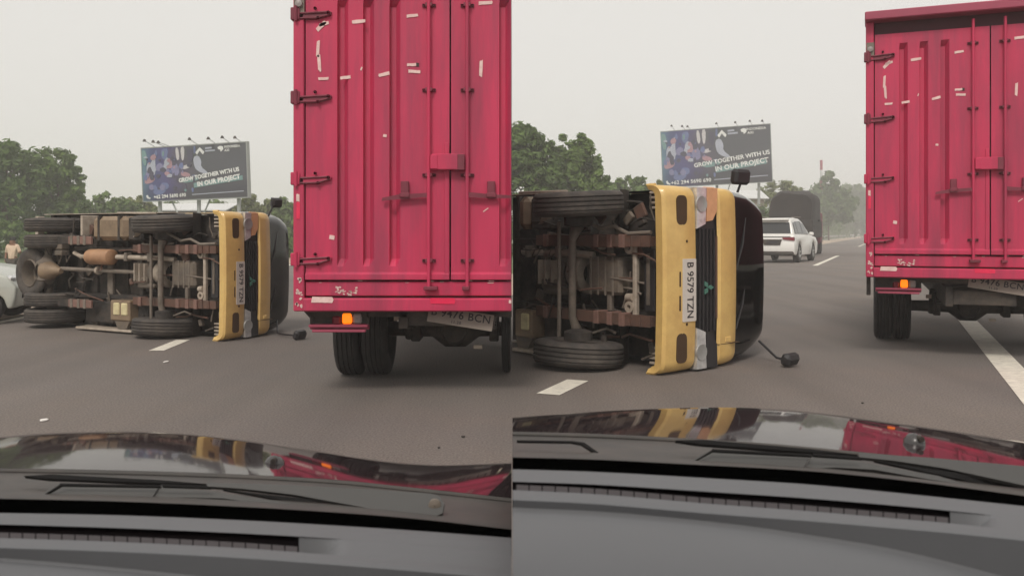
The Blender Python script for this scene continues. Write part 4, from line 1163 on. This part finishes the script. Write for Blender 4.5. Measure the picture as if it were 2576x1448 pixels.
def lorry():
    phi = math.radians(24); D = 47.0
    o = Vector(((1988 - 1288) / F * D, D, 0))
    fw = Vector((math.sin(phi), math.cos(phi), 0)); lf = Vector((-math.cos(phi), math.sin(phi), 0))
    M = Matrix(((fw.x, lf.x, 0, o.x), (fw.y, lf.y, 0, o.y), (0, 0, 1, 0), (0, 0, 0, 1)))
    T = empty('loaded_lorry', M=M); tag(T, 'dark lorry with tarpaulin-covered load ahead of the white SUV', 'truck')
    rows = []
    for i in range(15):
        x = i * .4
        ring = []
        for j in range(17):
            a = -.15 + (math.pi + .3) * j / 16
            y = 1.18 * math.copysign(abs(math.cos(a)) ** .6, math.cos(a)); z = 2.0 + 1.62 * max(-.2, math.sin(a)) ** .5 if math.sin(a) > 0 else 1.9
            q = noise.noise(Vector((x * .8, y * 1.3, z * .9))) * .3
            taper = 1 - .10 * (abs(i - 7) / 7) ** 3
            ring.append((x + q, y * (1.0 + q * .5) * taper, (z - 1.2) * taper + 1.2 + q * .7))
        rows.append(ring)
    k = MB(); k.grid(rows); k.add(rows[0], [tuple(range(17))]); k.add(rows[-1], [tuple(range(17))]); k.build('covered_load', M_tarp, T)
    k = MB(); k.box((-.05, -1.15, 1.0), (5.8, 1.15, 1.95), .03); k.build('load_bed', M_tarp, T)
    for z in (1.15, 1.4, 1.65):
        k = MB(); k.box((-.08, -1.17, z), (5.7, 1.17, z + .06)); k.build('side_board_rib', M_under, T)
    k = MB(); k.box((6.0, -1.05, .6), (7.6, 1.05, 2.5), .1); k.build('cab', M_red_dk, T)
    k = MB(); k.box((-.02, -.5, .7), (7.2, .5, .95)); k.build('chassis_rail', M_under, T)
    for sg in (-1, 1):
        for x in (1.0, 2.1, 6.7):
            k = MB(); tyre_mesh(k, .48, .42, 'y', (x, sg * .85, .48), tread=False, seg=22); k.build('tyre', M_rubber2, T)
        k = MB(); k.box((-.08, sg * 1.0 - .12, .82), (-.03, sg * 1.0 + .12, .95)); k.build('tail_lamp', M_tail, T)
lorry()

# silver car at the picture's edge, nose towards the overturned truck
def silver_car():
    D = 12.75; nose = P(84, 700, D)
    T = empty('stopped_car', (nose.x, D, 0)); T.scale = (1, 1, .86); T.rotation_euler = (0, 0, math.radians(14)); tag(T, 'silver car whose nose and front wheel show at the picture edge', 'car')
    h = .95
    low = [(.0, .42), (.015, .60), (-.10, .76), (-.36, .88), (-.9, .97), (-1.2, 1.02), (-3.6, 1.02), (-3.9, .9), (-3.95, .4), (-3.8, .22), (-3.42, .22), (-3.36, .42), (-3.2, .56), (-3.06, .58), (-2.9, .54), (-2.76, .42), (-2.70, .22), (-.82, .22), (-.76, .42), (-.64, .54), (-.46, .58), (-.30, .54), (-.17, .42), (-.12, .24), (-.04, .26)]
    b = loft_body(low, [(0, .76), (.3, .80), (.6, .82), (.9, .80), (1.02, .74)]).build('body', M_silver, T); bevelled(b, .05)
    cabp = [(-1.0, .98), (-1.75, 1.42), (-2.1, 1.50), (-2.9, 1.48), (-3.7, 1.0)]
    cbn = loft_body(cabp, [(.9, .74), (1.0, .73), (1.5, .56)]).build('cabin', M_glass, T); bevelled(cbn, .05)
    k = MB(); k.box((-1.8, -.56, 1.46), (-2.9, .56, 1.52), .02); k.build('roof', M_silver, T)
    for sg in (-1, 1):
        wheel_at(T, -.46, sg * .69, .285, .2, sg); wheel_at(T, -3.06, sg * .69, .285, .2, sg)
        k = MB(); k.box((-.30, sg * .50, .66), (-.03, sg * .80, .78), .04); k.build('headlight', M_lens, T)
    k = MB(); k.box((-.02, -.55, .40), (.025, .55, .60), .01); k.build('grille', M_black, T)
silver_car()

# a man standing on the shoulder behind it
def person():
    D = 31.0; p = P(32, 716, D)
    T = empty('person', (p.x, D, p.z)); tag(T, 'person in a pale shirt standing by the silver car', 'person')
    J = {'pel': (0, 0, .86), 'wai': (0, .0, 1.0), 'che': (0, .0, 1.24), 'nek': (0, 0, 1.42), 'hed': (0, -.01, 1.53), 'top': (0, -.01, 1.66),
         'shl': (-.17, 0, 1.37), 'ell': (-.24, .02, 1.10), 'wrl': (-.22, -.06, .88), 'hal': (-.21, -.08, .80), 'shr': (.17, 0, 1.37), 'elr': (.27, -.02, 1.12), 'wrr': (.36, -.16, 1.16), 'har': (.39, -.20, 1.20),
         'hil': (-.09, 0, .82), 'knl': (-.11, -.02, .46), 'anl': (-.12, .02, .08), 'fol': (-.12, -.14, .03), 'hir': (.09, 0, .82), 'knr': (.12, -.03, .46), 'anr': (.14, .02, .08), 'for': (.15, -.14, .03)}
    Rr = dict(pel=.14, wai=.13, che=.16, nek=.055, hed=.09, top=.07, shl=.075, ell=.05, wrl=.035, hal=.035, shr=.075, elr=.05, wrr=.035, har=.035, hil=.095, knl=.065, anl=.042, fol=.035, hir=.095, knr=.065, anr=.042)
    Rr['for'] = .035
    E = [('pel', 'wai'), ('wai', 'che'), ('che', 'nek'), ('nek', 'hed'), ('hed', 'top'), ('che', 'shl'), ('shl', 'ell'), ('ell', 'wrl'), ('wrl', 'hal'), ('che', 'shr'), ('shr', 'elr'), ('elr', 'wrr'), ('wrr', 'har'),
         ('pel', 'hil'), ('hil', 'knl'), ('knl', 'anl'), ('anl', 'fol'), ('pel', 'hir'), ('hir', 'knr'), ('knr', 'anr'), ('anr', 'for')]
    names = list(J)
    def skin(nm, keys, edges, grow, m, parent):
        me = bpy.data.meshes.new(nm); ix = {q: i for i, q in enumerate(keys)}
        me.from_pydata([J[q] for q in keys], [(ix[a], ix[b]) for a, b in edges], [])
        o = bpy.data.objects.new(nm, me); COL.objects.link(o); o.parent = parent
        o.modifiers.new('skin', 'SKIN'); sd = o.modifiers.new('sub', 'SUBSURF'); sd.levels = 1; sd.render_levels = 1
        for i, q in enumerate(keys):
            sv = me.skin_vertices[0].data[i]; sv.radius = (Rr[q] * grow, Rr[q] * grow); sv.use_root = (i == 0)
        me.materials.append(m)
        return o
    body = skin('body', names, E, 1.0, M_skin, T)
    kk = ['che', 'wai', 'pel', 'shl', 'ell', 'shr', 'elr']
    skin('shirt', kk, [('che', 'wai'), ('wai', 'pel'), ('che', 'shl'), ('shl', 'ell'), ('che', 'shr'), ('shr', 'elr')], 1.14, M_shirt, T)
    kk = ['pel', 'hil', 'knl', 'anl', 'hir', 'knr', 'anr']
    skin('trousers', kk, [('pel', 'hil'), ('hil', 'knl'), ('knl', 'anl'), ('pel', 'hir'), ('hir', 'knr'), ('knr', 'anr')], 1.16, M_trous, T)
    k = MB(); k.lathe([(.001, .11), (.07, .095), (.105, .03), (.10, -.03)], 'z', (0, .015, 1.60), 14); k.build('hair', M_hair, T)
    return T
person()

# ------------------------------------------------------------------ litter on the road
def bit(x, y, w, h, m, label, cat='debris', name='debris_scrap', hz=.007):
    D = CH * F / (y - HZ); p = P(x, y, D); rr = random.Random(int(x + y)); s_ = D / F
    k = MB(); pts = [(q[0] * s_, q[1] * s_) for q in ngon(0, 0, w / 2, h * 1.6, 7, rr.random(), .5, int(x))]
    k.prism(pts, 0, hz); o = k.build(name, m); o.location = (p.x, D, .004)
    tag(o, label, cat, 'scraps on the road')
bit(418, 911, 12, 6, M_chip, 'small white chip on the road near the dash marking')
bit(110, 1058, 18, 8, M_chip, 'white chip on the road just above the bonnet, close to the silver car')
bit(1104, 1128, 7, 2.5, M_stone, 'dark pebble on the road below the near red truck, the lowest')
bit(1165, 1100, 9, 2.5, M_stone, 'dark pebble on the road below the near red truck, upper one')
bit(2170, 1015, 6, 2, M_stone, 'dark pebble on the road between bonnet and whole red truck')

# ------------------------------------------------------------------ trees and undergrowth
def leaf_material(name, dark, light):
    m = bpy.data.materials.new(name); m.use_nodes = True
    n, l = m.node_tree.nodes, m.node_tree.links
    b = n['Principled BSDF']; b.inputs['Roughness'].default_value = 0.6; b.inputs['Specular IOR Level'].default_value = 0.25
    tc = n.new('ShaderNodeTexCoord')
    nz = n.new('ShaderNodeTexNoise'); nz.inputs['Scale'].default_value = 0.9; nz.inputs['Detail'].default_value = 6; nz.inputs['Roughness'].default_value = 0.75
    l.new(tc.outputs['Object'], nz.inputs['Vector'])
    cr = n.new('ShaderNodeValToRGB'); l.new(nz.outputs['Fac'], cr.inputs[0])
    e = cr.color_ramp.elements; e[0].position = 0.32; e[0].color = dark; e[1].position = 0.68; e[1].color = light
    l.new(cr.outputs[0], b.inputs['Base Color'])
    tr = n.new('ShaderNodeBsdfTranslucent'); l.new(cr.outputs[0], tr.inputs['Color'])
    ms = n.new('ShaderNodeMixShader'); ms.inputs[0].default_value = 0.3
    l.new(b.outputs[0], ms.inputs[1]); l.new(tr.outputs[0], ms.inputs[2]); l.new(ms.outputs[0], n['Material Output'].inputs['Surface'])
    return m
LEAF = [leaf_material('leaf_deep', lin(54, 74, 40), lin(112, 136, 74)), leaf_material('leaf_mid', lin(62, 82, 44), lin(126, 150, 80)), leaf_material('leaf_pale', lin(84, 96, 56), lin(142, 148, 92))]

def leaves(mb, rnd, lobes, count, size):
    tot = sum(l_[3] * l_[4] for l_ in lobes)
    for (cx, cy, cz, rx, rz) in lobes:
        nn = int(count * rx * rz / tot)
        nn = int(nn * 1.9); ncl = max(8, int(nn / 52))
        ry = (rx + rz) / 2
        cl = []
        for _ in range(ncl):
            while True:
                d = Vector((rnd.uniform(-1, 1), rnd.uniform(-1, 1), rnd.uniform(-1, 1)))
                if .15 < d.length < 1: break
            d = d.normalized() * (d.length ** .6)
            cl.append((Vector((cx + d.x * rx, cy + d.y * ry, cz + d.z * rz)), rnd.uniform(.20, .38) * ry))
        for i in range(nn):
            c, r = cl[i % ncl]
            d = Vector((rnd.gauss(0, 1), rnd.gauss(0, 1), rnd.gauss(.25, 1))).normalized()
            p = c + d * r * rnd.uniform(.35, 1.05)
            nrm = (d + Vector((rnd.gauss(0, .5), rnd.gauss(0, .5), rnd.gauss(.3, .5)))).normalized()
            t = nrm.orthogonal().normalized(); t = Matrix.Rotation(rnd.uniform(0, 6.28), 3, nrm) @ t
            q = nrm.cross(t); sz = size * rnd.uniform(.6, 1.3)
            mb.add([p - t * sz, p + q * sz * .42 + nrm * sz * .1, p + t * sz, p - q * sz * .42 + nrm * sz * .1], [(0, 1, 2, 3)])

def tree(px, base_y_D, lobes_px, label, count, kind, size=.19, group='trees along the road', seed=0, cat='tree'):
    D = base_y_D
    rnd = random.Random(seed + int(px))
    base = Vector(((px - 1288) / F * D, D, -.05))
    T = empty('tree', base); tag(T, label, cat, group)
    lobes = []
    for (x, y, rx, ry) in lobes_px:
        p = P(x, y, D + rnd.uniform(-.8, .8)) - base
        lobes.append((p.x, p.y, p.z, rx * D / F, ry * D / F))
    zt = max(l_[2] for l_ in lobes)
    k = MB(); pts = [(0, 0, 0)]; rs = [.16]
    for i in range(1, 6):
        pts.append((rnd.uniform(-.12, .12) * i, rnd.uniform(-.1, .1) * i, zt * i / 6)); rs.append(.16 * (1 - i / 7.5))
    k.tube(pts, rs, 8)
    for l_ in lobes:
        st = Vector(pts[rnd.randint(1, 4)]); en = Vector(l_[:3])
        k.tube([st, (st + en) / 2 + Vector((0, 0, .1)), en], [.07, .05, .025], 6)
    k.build('trunk', M_bark, T)
    k = MB(); leaves(k, rnd, lobes, count, size * max(1, D / 62))
    k.build('crown', LEAF[kind], T, fix=False)
    return T

tree(20, 50, [(0, 430, 62, 70), (60, 450, 60, 68), (20, 390, 48, 34), (-40, 480, 70, 90), (30, 540, 80, 66), (95, 500, 40, 60)], 'broad dark tree above the silver car at the picture edge', 6200, 0, seed=1)
tree(160, 52, [(140, 418, 44, 42), (170, 458, 40, 46), (120, 470, 46, 60), (190, 506, 28, 40), (150, 545, 56, 50)], 'rounded tree with stepped crown between silver car and billboard', 4800, 1, seed=2)
tree(268, 60, [(280, 512, 38, 28), (245, 536, 42, 30), (318, 534, 38, 28)], 'low round tree just beside the billboard over the load bed', 2200, 1, seed=3)
tree(345, 64, [(345, 525, 34, 30), (375, 545, 34, 26)], 'low tree half hidden by the edge of the billboard with the wider sky', 1400, 2, seed=4)
tree(640, 62, [(630, 520, 34, 25), (665, 535, 40, 30), (610, 545, 30, 24)], 'low light green tree between billboard and near red truck', 1800, 2, seed=5)
tree(720, 58, [(715, 545, 30, 40), (742, 560, 30, 50)], 'narrow tree seen past the wing mirror beside the near red truck', 1600, 1, seed=6)
tree(1335, 46, [(1310, 390, 60, 66), (1350, 400, 50, 56), (1320, 350, 40, 30), (1300, 460, 70, 70), (1370, 460, 50, 60)], 'tall broad tree beside the cut edge of the near red truck', 5600, 0, seed=7)
tree(1445, 48, [(1440, 380, 44, 44), (1475, 410, 42, 44), (1420, 430, 46, 56), (1495, 450, 32, 40), (1455, 470, 60, 50)], 'tall tree with stepped crown above the larger overturned truck', 4800, 1, seed=8)
tree(1585, 62, [(1585, 470, 50, 28), (1550, 490, 40, 28), (1625, 488, 30, 24)], 'low dome-shaped tree left of the billboard with the mirror before it', 1800, 1, seed=9)
tree(1650, 64, [(1648, 470, 26, 18), (1655, 492, 34, 24)], 'small tree tucked against the edge of the billboard', 900, 2, seed=10)
tree(1960, 95, [(1965, 486, 42, 30), (1930, 510, 34, 34), (2000, 508, 30, 34)], 'low olive tree between billboard and dark lorry', 2000, 2, seed=11)
tree(2085, 150, [(2090, 462, 20, 30), (2078, 500, 40, 36), (2110, 520, 40, 42), (2056, 540, 34, 40)], 'pointed tree beside the whole red truck', 3600, 0, seed=12)
tree(2150, 235, [(2142, 500, 40, 34), (2180, 510, 40, 40), (2120, 545, 50, 40), (2170, 555, 50, 34)], 'rounded tree against the edge of the whole red truck', 4200, 0, seed=13)
for i, (x, D) in enumerate(((830, 70), (950, 72), (1080, 70), (1200, 68), (1700, 72), (1780, 70), (1860, 74), (2260, 66), (2380, 70), (2500, 66), (450, 75), (540, 76))):
    if x in (1700, 1780, 1860, 450, 540):
        tree(x, D, [(x, 545, 60, 34), (x + 40, 555, 50, 28)], {1700: 'dim tree behind the billboard legs, nearest the yellow bumper', 1780: 'dim tree behind the headlight of the larger overturned truck', 1860: 'dim tree behind the black wing mirror', 450: 'dim tree behind the front wheel of the truck with spare wheel', 540: 'dim tree behind the brown shed by the yellow cab'}[x], 1500, i % 2, seed=20 + i)
# undergrowth below the trees, nobody could count it
def undergrowth(x0, x1, D, ytop, n, label, seed):
    rnd = random.Random(seed); k = MB()
    lob = []
    m = int((x1 - x0) / 26)
    for i in range(m):
        x = x0 + (x1 - x0) * (i + .5) / m
        p = P(x, rnd.uniform(ytop, ytop + 22), D + rnd.uniform(-2, 2))
        h = max(.5, (p.z + .1))
        lob.append((p.x, p.y, h * .5, 24 * D / F * rnd.uniform(.8, 1.4), h * .55))
    leaves(k, rnd, lob, n, .2)
    o = k.build('undergrowth', LEAF[1], None, fix=False); tag(o, label, 'undergrowth', kind='stuff')
undergrowth(-60, 760, 44, 560, 9000, 'dense green undergrowth behind the truck with spare wheel', 31)
undergrowth(1290, 1700, 50, 530, 4000, 'dense undergrowth behind the larger overturned truck', 32)
def roadside_growth():
    rnd = random.Random(33); k = MB(); lob = []
    t = 45.0
    while t < 400:
        x, y = road_line(PR, LB - rnd.uniform(6.5, 11), t); h = rnd.uniform(1.8, 3.6) * (1 + t / 140)
        lob.append((x, y, h * .45, rnd.uniform(1.5, 2.6) * (1 + t / 140), h * .6)); t += 2.6 * (1 + t / 150)
    leaves(k, rnd, lob, 12000, .38)
    o = k.build('undergrowth', LEAF[0], None, fix=False); tag(o, 'dense undergrowth beyond the guard rail by the dark lorry', 'undergrowth', kind='stuff')
roadside_growth()
# faint lattice mast far off
def mast():
    D = 150.0; b = P(2066, 560, D); t = P(2066, 402, D)
    T = empty('radio_mast', (b.x, D, -.05)); tag(T, 'thin red and white mast far behind the pointed tree', 'mast')
    h = t.z + .05; n = 8
    for i in range(n):
        k = MB(); k.box((-.17, -.17, h * i / n), (.17, .17, h * (i + 1) / n - .05)); k.build('mast_section', M_red_hd if i % 2 else M_roofw, T)
mast()

# ------------------------------------------------------------------ the two cars the pictures were taken from: bonnet, wipers, dash
def interp(pts, x):
    if x <= pts[0][0]: return pts[0][1] + (pts[1][1] - pts[0][1]) * (x - pts[0][0]) / (pts[1][0] - pts[0][0])
    for i in range(len(pts) - 1):
        if x <= pts[i + 1][0]:
            p0 = pts[max(i - 1, 0)]; p1 = pts[i]; p2 = pts[i + 1]; p3 = pts[min(i + 2, len(pts) - 1)]
            d = p2[0] - p1[0]; t = (x - p1[0]) / d
            m1 = (p2[1] - p0[1]) / (p2[0] - p0[0]) * d; m2 = (p3[1] - p1[1]) / (p3[0] - p1[0]) * d
            return (2 * t**3 - 3 * t**2 + 1) * p1[1] + (t**3 - 2 * t**2 + t) * m1 + (-2 * t**3 + 3 * t**2) * p2[1] + (t**3 - t**2) * m2
    a, b = pts[-2], pts[-1]
    return b[1] + (b[1] - a[1]) * (x - b[0]) / (b[0] - a[0])

def car_front(side, x0, x1, front, rear, band_t, band_b, slot_t, slot_f, slot_x, crease, nozzle, label):
    T = empty('car', (0, 1.6, 0)); tag(T, label, 'car', 'cars the view looks out of')
    NX = 90
    xs = [x0 + (x1 - x0) * i / NX for i in range(NX + 1)]
    o = Vector((0, 1.6, 0))
    row = lambda c, D, dz=0, dy=0: [P(x, interp(c, x) + dy, D) + Vector((0, 0, dz)) - o for x in xs]
    # bonnet
    DF, DR = 2.10, 1.60
    f = row(front, DF); r = row(rear, DR)
    rows = []
    n = 12
    for j in range(n + 1):
        t = j / n
        rows.append([a.lerp(b, t) + Vector((0, 0, .0035 * 4 * t * (1 - t))) for a, b in zip(r, f)])
    for dd, dz in ((.03, -.010), (.07, -.03), (.13, -.08), (.2, -.17), (.26, -.32)):
        rows.append([p + Vector((0, dd, dz)) for p in f])
    k = MB(); k.grid(rows); hood = k.build('bonnet', M_bonnet, T, fix=False)
    # pale bead along the bonnet's rear edge
    k = MB(); k.tube([p + Vector((0, -.003, -.004)) for p in r], .0045, 8); k.build('bonnet_seal', M_cowl, hood)
    # washer nozzle
    nx, ny = nozzle; tt = .35
    p = P(nx, ny, 1.76) - o
    k = MB(); k.lathe([(.022, -.022), (.02, .0), (.012, .010), (.001, .013)], 'z', p + Vector((0, 0, -.002)), 14); nz_ = k.build('washer_nozzle', M_chrome, hood)
    k = MB(); k.lathe([(.006, .0), (.006, -.014), (.001, -.014)], 'y', p + Vector((.004, -.010, .004)), 8); k.build('nozzle_jet', M_under, nz_)
    # cowl panel between bonnet and screen, black band at the foot of the screen
    k = MB(); k.grid([row(rear, 1.595, dy=10), row(rear, 1.56, dy=22), [a.lerp(b, .55) for a, b in zip(row(rear, 1.56, dy=24), row(band_t, 1.34))], row(band_t, 1.30, dy=2), row(band_t, 1.28, dy=16)])
    cowl = k.build('cowl_panel', M_cowl, T)
    k = MB(); k.grid([row(band_t, 1.275), row(band_t, 1.255, dy=5), row(band_b, 1.215, dy=-4), row(band_b, 1.19, dy=10)]); k.build('screen_band', M_frit, T)
    # dash
    sl = slot_x
    ys = lambda c, x, d=0: interp(c, x) + d
    k = MB(); k.grid([row(band_b, 1.20), row(band_b, 1.175, dy=7), [p.lerp(q, .5) + Vector((0, 0, .003)) for p, q in zip(row(band_b, 1.175, dy=7), row(slot_t, 1.11))], row(slot_t, 1.115), row(slot_t, 1.105, dy=3)])
    dash_ = k.build('dashboard', M_dash, T)
    k = MB()
    xa = [x for x in xs if x >= sl + 70]
    # front shelf: strip before the slot, crease, lower pad
    far = [(x0, 1650), (x1, 1650)]
    k.grid([row(slot_f, 1.035, dy=-1), row(slot_f, 1.02, dy=7), row(slot_f, 1.0, dy=15), row(slot_f, .992, dy=24),
            row(crease, .996, dy=-6), row(crease, .992, dy=2), row(crease, .974, dy=10), row(crease, .925, dy=42), row(crease, .87, dy=95), row(crease, .80, dy=170), row(crease, .70, dy=300)])
    k.build('dash_pad', M_dash, dash_)
    # plain part beyond the slot, with a scooped end
    k = MB(); n2 = 14
    xe = [sl + (x1 - sl) * i / 40 for i in range(41)]
    rows = []
    for j in range(9):
        t = j / 8
        rr_ = []
        for x in xe:
            w = min(1.0, max(0.0, (x - sl) / 120.0)); w = w * w * (3 - 2 * w)
            a_ = P(x, ys(slot_t, x, 2), 1.107); b_ = P(x, ys(slot_f, x, 0), 1.034)
            q = a_.lerp(b_, t)
            q.z -= (1 - w) * .046 * (min(1, t / .12) if t < .8 else max(0, (1 - t) / .2))
            rr_.append(q - o)
        rows.append(rr_)
    k.grid(rows); k.build('dash_shelf', M_dash, dash_)
    # slot floor and slats
    xf = [x0 + (sl + 3 - x0) * i / 40 for i in range(41)]
    k = MB(); k.grid([[P(x, ys(slot_t, x, 2), 1.112) - o for x in xf], [P(x, ys(slot_t, x, 2), 1.112) - o + Vector((0, .004, -.05)) for x in xf], [P(x, ys(slot_f, x, 0), 1.034) - o + Vector((0, 0, -.05)) for x in xf], [P(x, ys(slot_f, x, 0), 1.034) - o for x in xf]])
    k.build('vent_slot', M_slotd, dash_)
    step = 33.0; x = x0 + 10; i = 0
    while x < sl - 6:
        k = MB()
        a_ = P(x, ys(slot_f, x, -15), 1.050) - o; xb = min(x + step - 3, sl + 1); b_ = P(xb, ys(slot_f, xb, -15), 1.050) - o
        c_2 = P(xb, ys(slot_f, xb, 0), 1.036) - o; d_2 = P(x, ys(slot_f, x, 0), 1.036) - o
        dn = Vector((0, 0, -.012))
        k.add([a_, b_, c_2 + dn * .3, d_2 + dn * .3, a_ + dn, b_ + dn, c_2 + dn * 1.3, d_2 + dn * 1.3], [(0, 1, 2, 3), (7, 6, 5, 4), (0, 4, 5, 1), (1, 5, 6, 2), (2, 6, 7, 3), (3, 7, 4, 0)])
        k.build('vent_slat', M_slat, dash_); x += step
    # unseen cabin shell added to shade the dash: roof, rear bulkhead and door
    sgn = -1 if side == 'A' else 1
    k = MB(); k.box((sgn * .01, -1.45 - 1.6, 1.60), (sgn * 1.3, .18 - 1.6, 1.66), .02); k.build('unseen_roof', M_cowl, T)
    k = MB(); k.box((sgn * .01, -1.45 - 1.6, .35), (sgn * 1.3, -1.38 - 1.6, 1.59), .02); k.build('unseen_seat_back', M_cowl, T)
    k = MB(); k.box((sgn * 1.24, -1.37 - 1.6, .35), (sgn * 1.3, .9 - 1.6, 1.05), .02); k.build('unseen_door_panel', M_cowl, T)
    k = MB(); k.box((sgn * .01, -1.37 - 1.6, .3), (sgn * 1.23, .6 - 1.6, .34)); k.build('cabin_floor', M_cowl, T)
    return T, o

def plate_px(name, pts, D, th, m, parent, o, slope=0.0):
    """flat piece outlined at distance D, with thickness"""
    k = MB(); n = len(pts)
    ym = sum(p[1] for p in pts) / n
    top = [P(p[0], p[1], D - slope * (p[1] - ym)) - o for p in pts]; bot = [q + Vector((0, th, -th)) for q in top]
    k.add(top + bot, [tuple(range(n)), tuple(range(2 * n - 1, n - 1, -1))] + [(i, (i + 1) % n, n + (i + 1) % n, n + i) for i in range(n)])
    return k.build(name, m, parent)

CA, oA = car_front('A', -480, 1286.6,
    [(-160, 1106), (0, 1098), (100, 1090), (250, 1085), (370, 1086), (480, 1092), (600, 1105), (700, 1119), (800, 1134), (900, 1150), (1000, 1162), (1100, 1168), (1200, 1166), (1290, 1163)],
    [(-160, 1172), (0, 1176), (300, 1182), (600, 1192), (850, 1206), (1050, 1226), (1290, 1252)],
    [(-160, 1250), (0, 1253), (300, 1260), (600, 1273), (850, 1288), (1050, 1304), (1290, 1331)],
    [(-160, 1286), (0, 1289), (300, 1295), (600, 1307), (850, 1321), (1050, 1334), (1290, 1352)],
    [(-160, 1312), (0, 1315), (300, 1324), (600, 1337), (780, 1347), (1000, 1362), (1290, 1386)],
    [(-160, 1349), (0, 1353), (300, 1363), (600, 1378), (780, 1391), (1000, 1408), (1290, 1432)],
    752, [(-160, 1398), (0, 1408), (200, 1424), (400, 1443), (700, 1475), (1000, 1510), (1290, 1545)], (690, 1158),
    'dark car with maroon reflection tint in its bonnet colour, under the near red truck')
CB, oB = car_front('B', 1289.4, 3060,
    [(1280, 1050), (1400, 1041), (1550, 1032), (1700, 1026), (1800, 1024), (1900, 1026), (2000, 1032), (2100, 1043), (2190, 1056), (2300, 1070), (2400, 1084), (2500, 1099), (2720, 1132)],
    [(1280, 1084), (1500, 1090), (1700, 1100), (1940, 1115), (2240, 1143), (2576, 1172), (2720, 1188)],
    [(1280, 1149), (1500, 1155), (1735, 1167), (2040, 1184), (2290, 1209), (2576, 1246), (2720, 1266)],
    [(1280, 1179), (1500, 1186), (1785, 1202), (2040, 1218), (2290, 1242), (2576, 1272), (2720, 1288)],
    [(1280, 1207), (1500, 1215), (1785, 1233), (2040, 1250), (2290, 1271), (2412, 1283), (2720, 1316)],
    [(1280, 1232), (1500, 1243), (1785, 1267), (2040, 1286), (2240, 1303), (2400, 1317), (2720, 1350)],
    2390, [(1280, 1281), (1500, 1291), (1640, 1302), (1850, 1324), (2000, 1345), (2240, 1384), (2440, 1432), (2720, 1510)], (2300, 1102),
    'dark car in front of the larger overturned truck')
def wiper(T, o, dx, dy, bend):
    Y = lambda x, y: (x + dx, y + dy + bend(x))
    a = plate_px('wiper_arm', [Y(*p) for p in ((520, 1212), (700, 1217), (900, 1228), (1085, 1240), (1106, 1247), (1118, 1266), (1113, 1290), (1085, 1301), (1040, 1298), (900, 1272), (740, 1243), (610, 1228), (520, 1222))], 1.40, .006, M_wiper, T, o, .0006)
    k = MB(); k.lathe([(.010, .0), (.010, -.006), (.004, -.008), (.001, -.008)], 'y', P(*Y(1094, 1268), 1.392) - o, 12); k.build('arm_bolt', M_steel, a)
    b = plate_px('wiper_blade', [Y(*p) for p in ((100, 1248), (120, 1232), (150, 1217), (400, 1222), (392, 1236), (380, 1254))], 1.385, .006, M_wiper, T, o, .0006)
    plate_px('blade_edge', [Y(*p) for p in ((100, 1250), (148, 1219), (152, 1214), (404, 1219), (404, 1223), (154, 1219))], 1.375, .004, M_wblade, b, o)
    plate_px('blade_link', [Y(*p) for p in ((384, 1256), (404, 1219), (540, 1236), (720, 1262), (800, 1284), (700, 1272), (560, 1252), (460, 1250))], 1.378, .006, M_wiper, b, o, .0006)
    plate_px('blade_groove', [Y(*p) for p in ((404, 1216), (520, 1220), (530, 1226), (408, 1222))], 1.372, .004, M_wblade, b, o)
    plate_px('blade_rubber', [Y(*p) for p in ((60, 1196), (130, 1192), (400, 1206), (520, 1216), (400, 1214), (120, 1203))], 1.45, .006, M_wblade, T, o)
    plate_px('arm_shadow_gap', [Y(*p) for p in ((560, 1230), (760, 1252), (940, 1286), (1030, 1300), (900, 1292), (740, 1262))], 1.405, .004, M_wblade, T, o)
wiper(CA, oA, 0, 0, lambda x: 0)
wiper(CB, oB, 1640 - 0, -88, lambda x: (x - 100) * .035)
plate_px('cowl_lip', [(1300, 1106), (1440, 1108), (1470, 1112), (1510, 1140), (1500, 1140), (1462, 1116), (1436, 1111), (1300, 1109)], 1.42, .004, M_wblade, CB, oB)

# ------------------------------------------------------------------ haze
hz_ = MB(); hz_.box((-305, -35, -1.1), (305, 435, 22))
M_haze = bpy.data.materials.new('haze'); M_haze.use_nodes = True
hn = M_haze.node_tree.nodes; hn.clear()
ho = hn.new('ShaderNodeOutputMaterial'); pv = hn.new('ShaderNodeVolumePrincipled')
pv.inputs['Color'].default_value = (1.0, 0.985, 0.965, 1); pv.inputs['Density'].default_value = 0.0027; pv.inputs['Anisotropy'].default_value = 0.0
M_haze.node_tree.links.new(pv.outputs[0], ho.inputs['Volume'])
haze = hz_.build('haze', M_haze); tag(haze, 'pale haze hanging over the road', 'haze', kind='stuff')
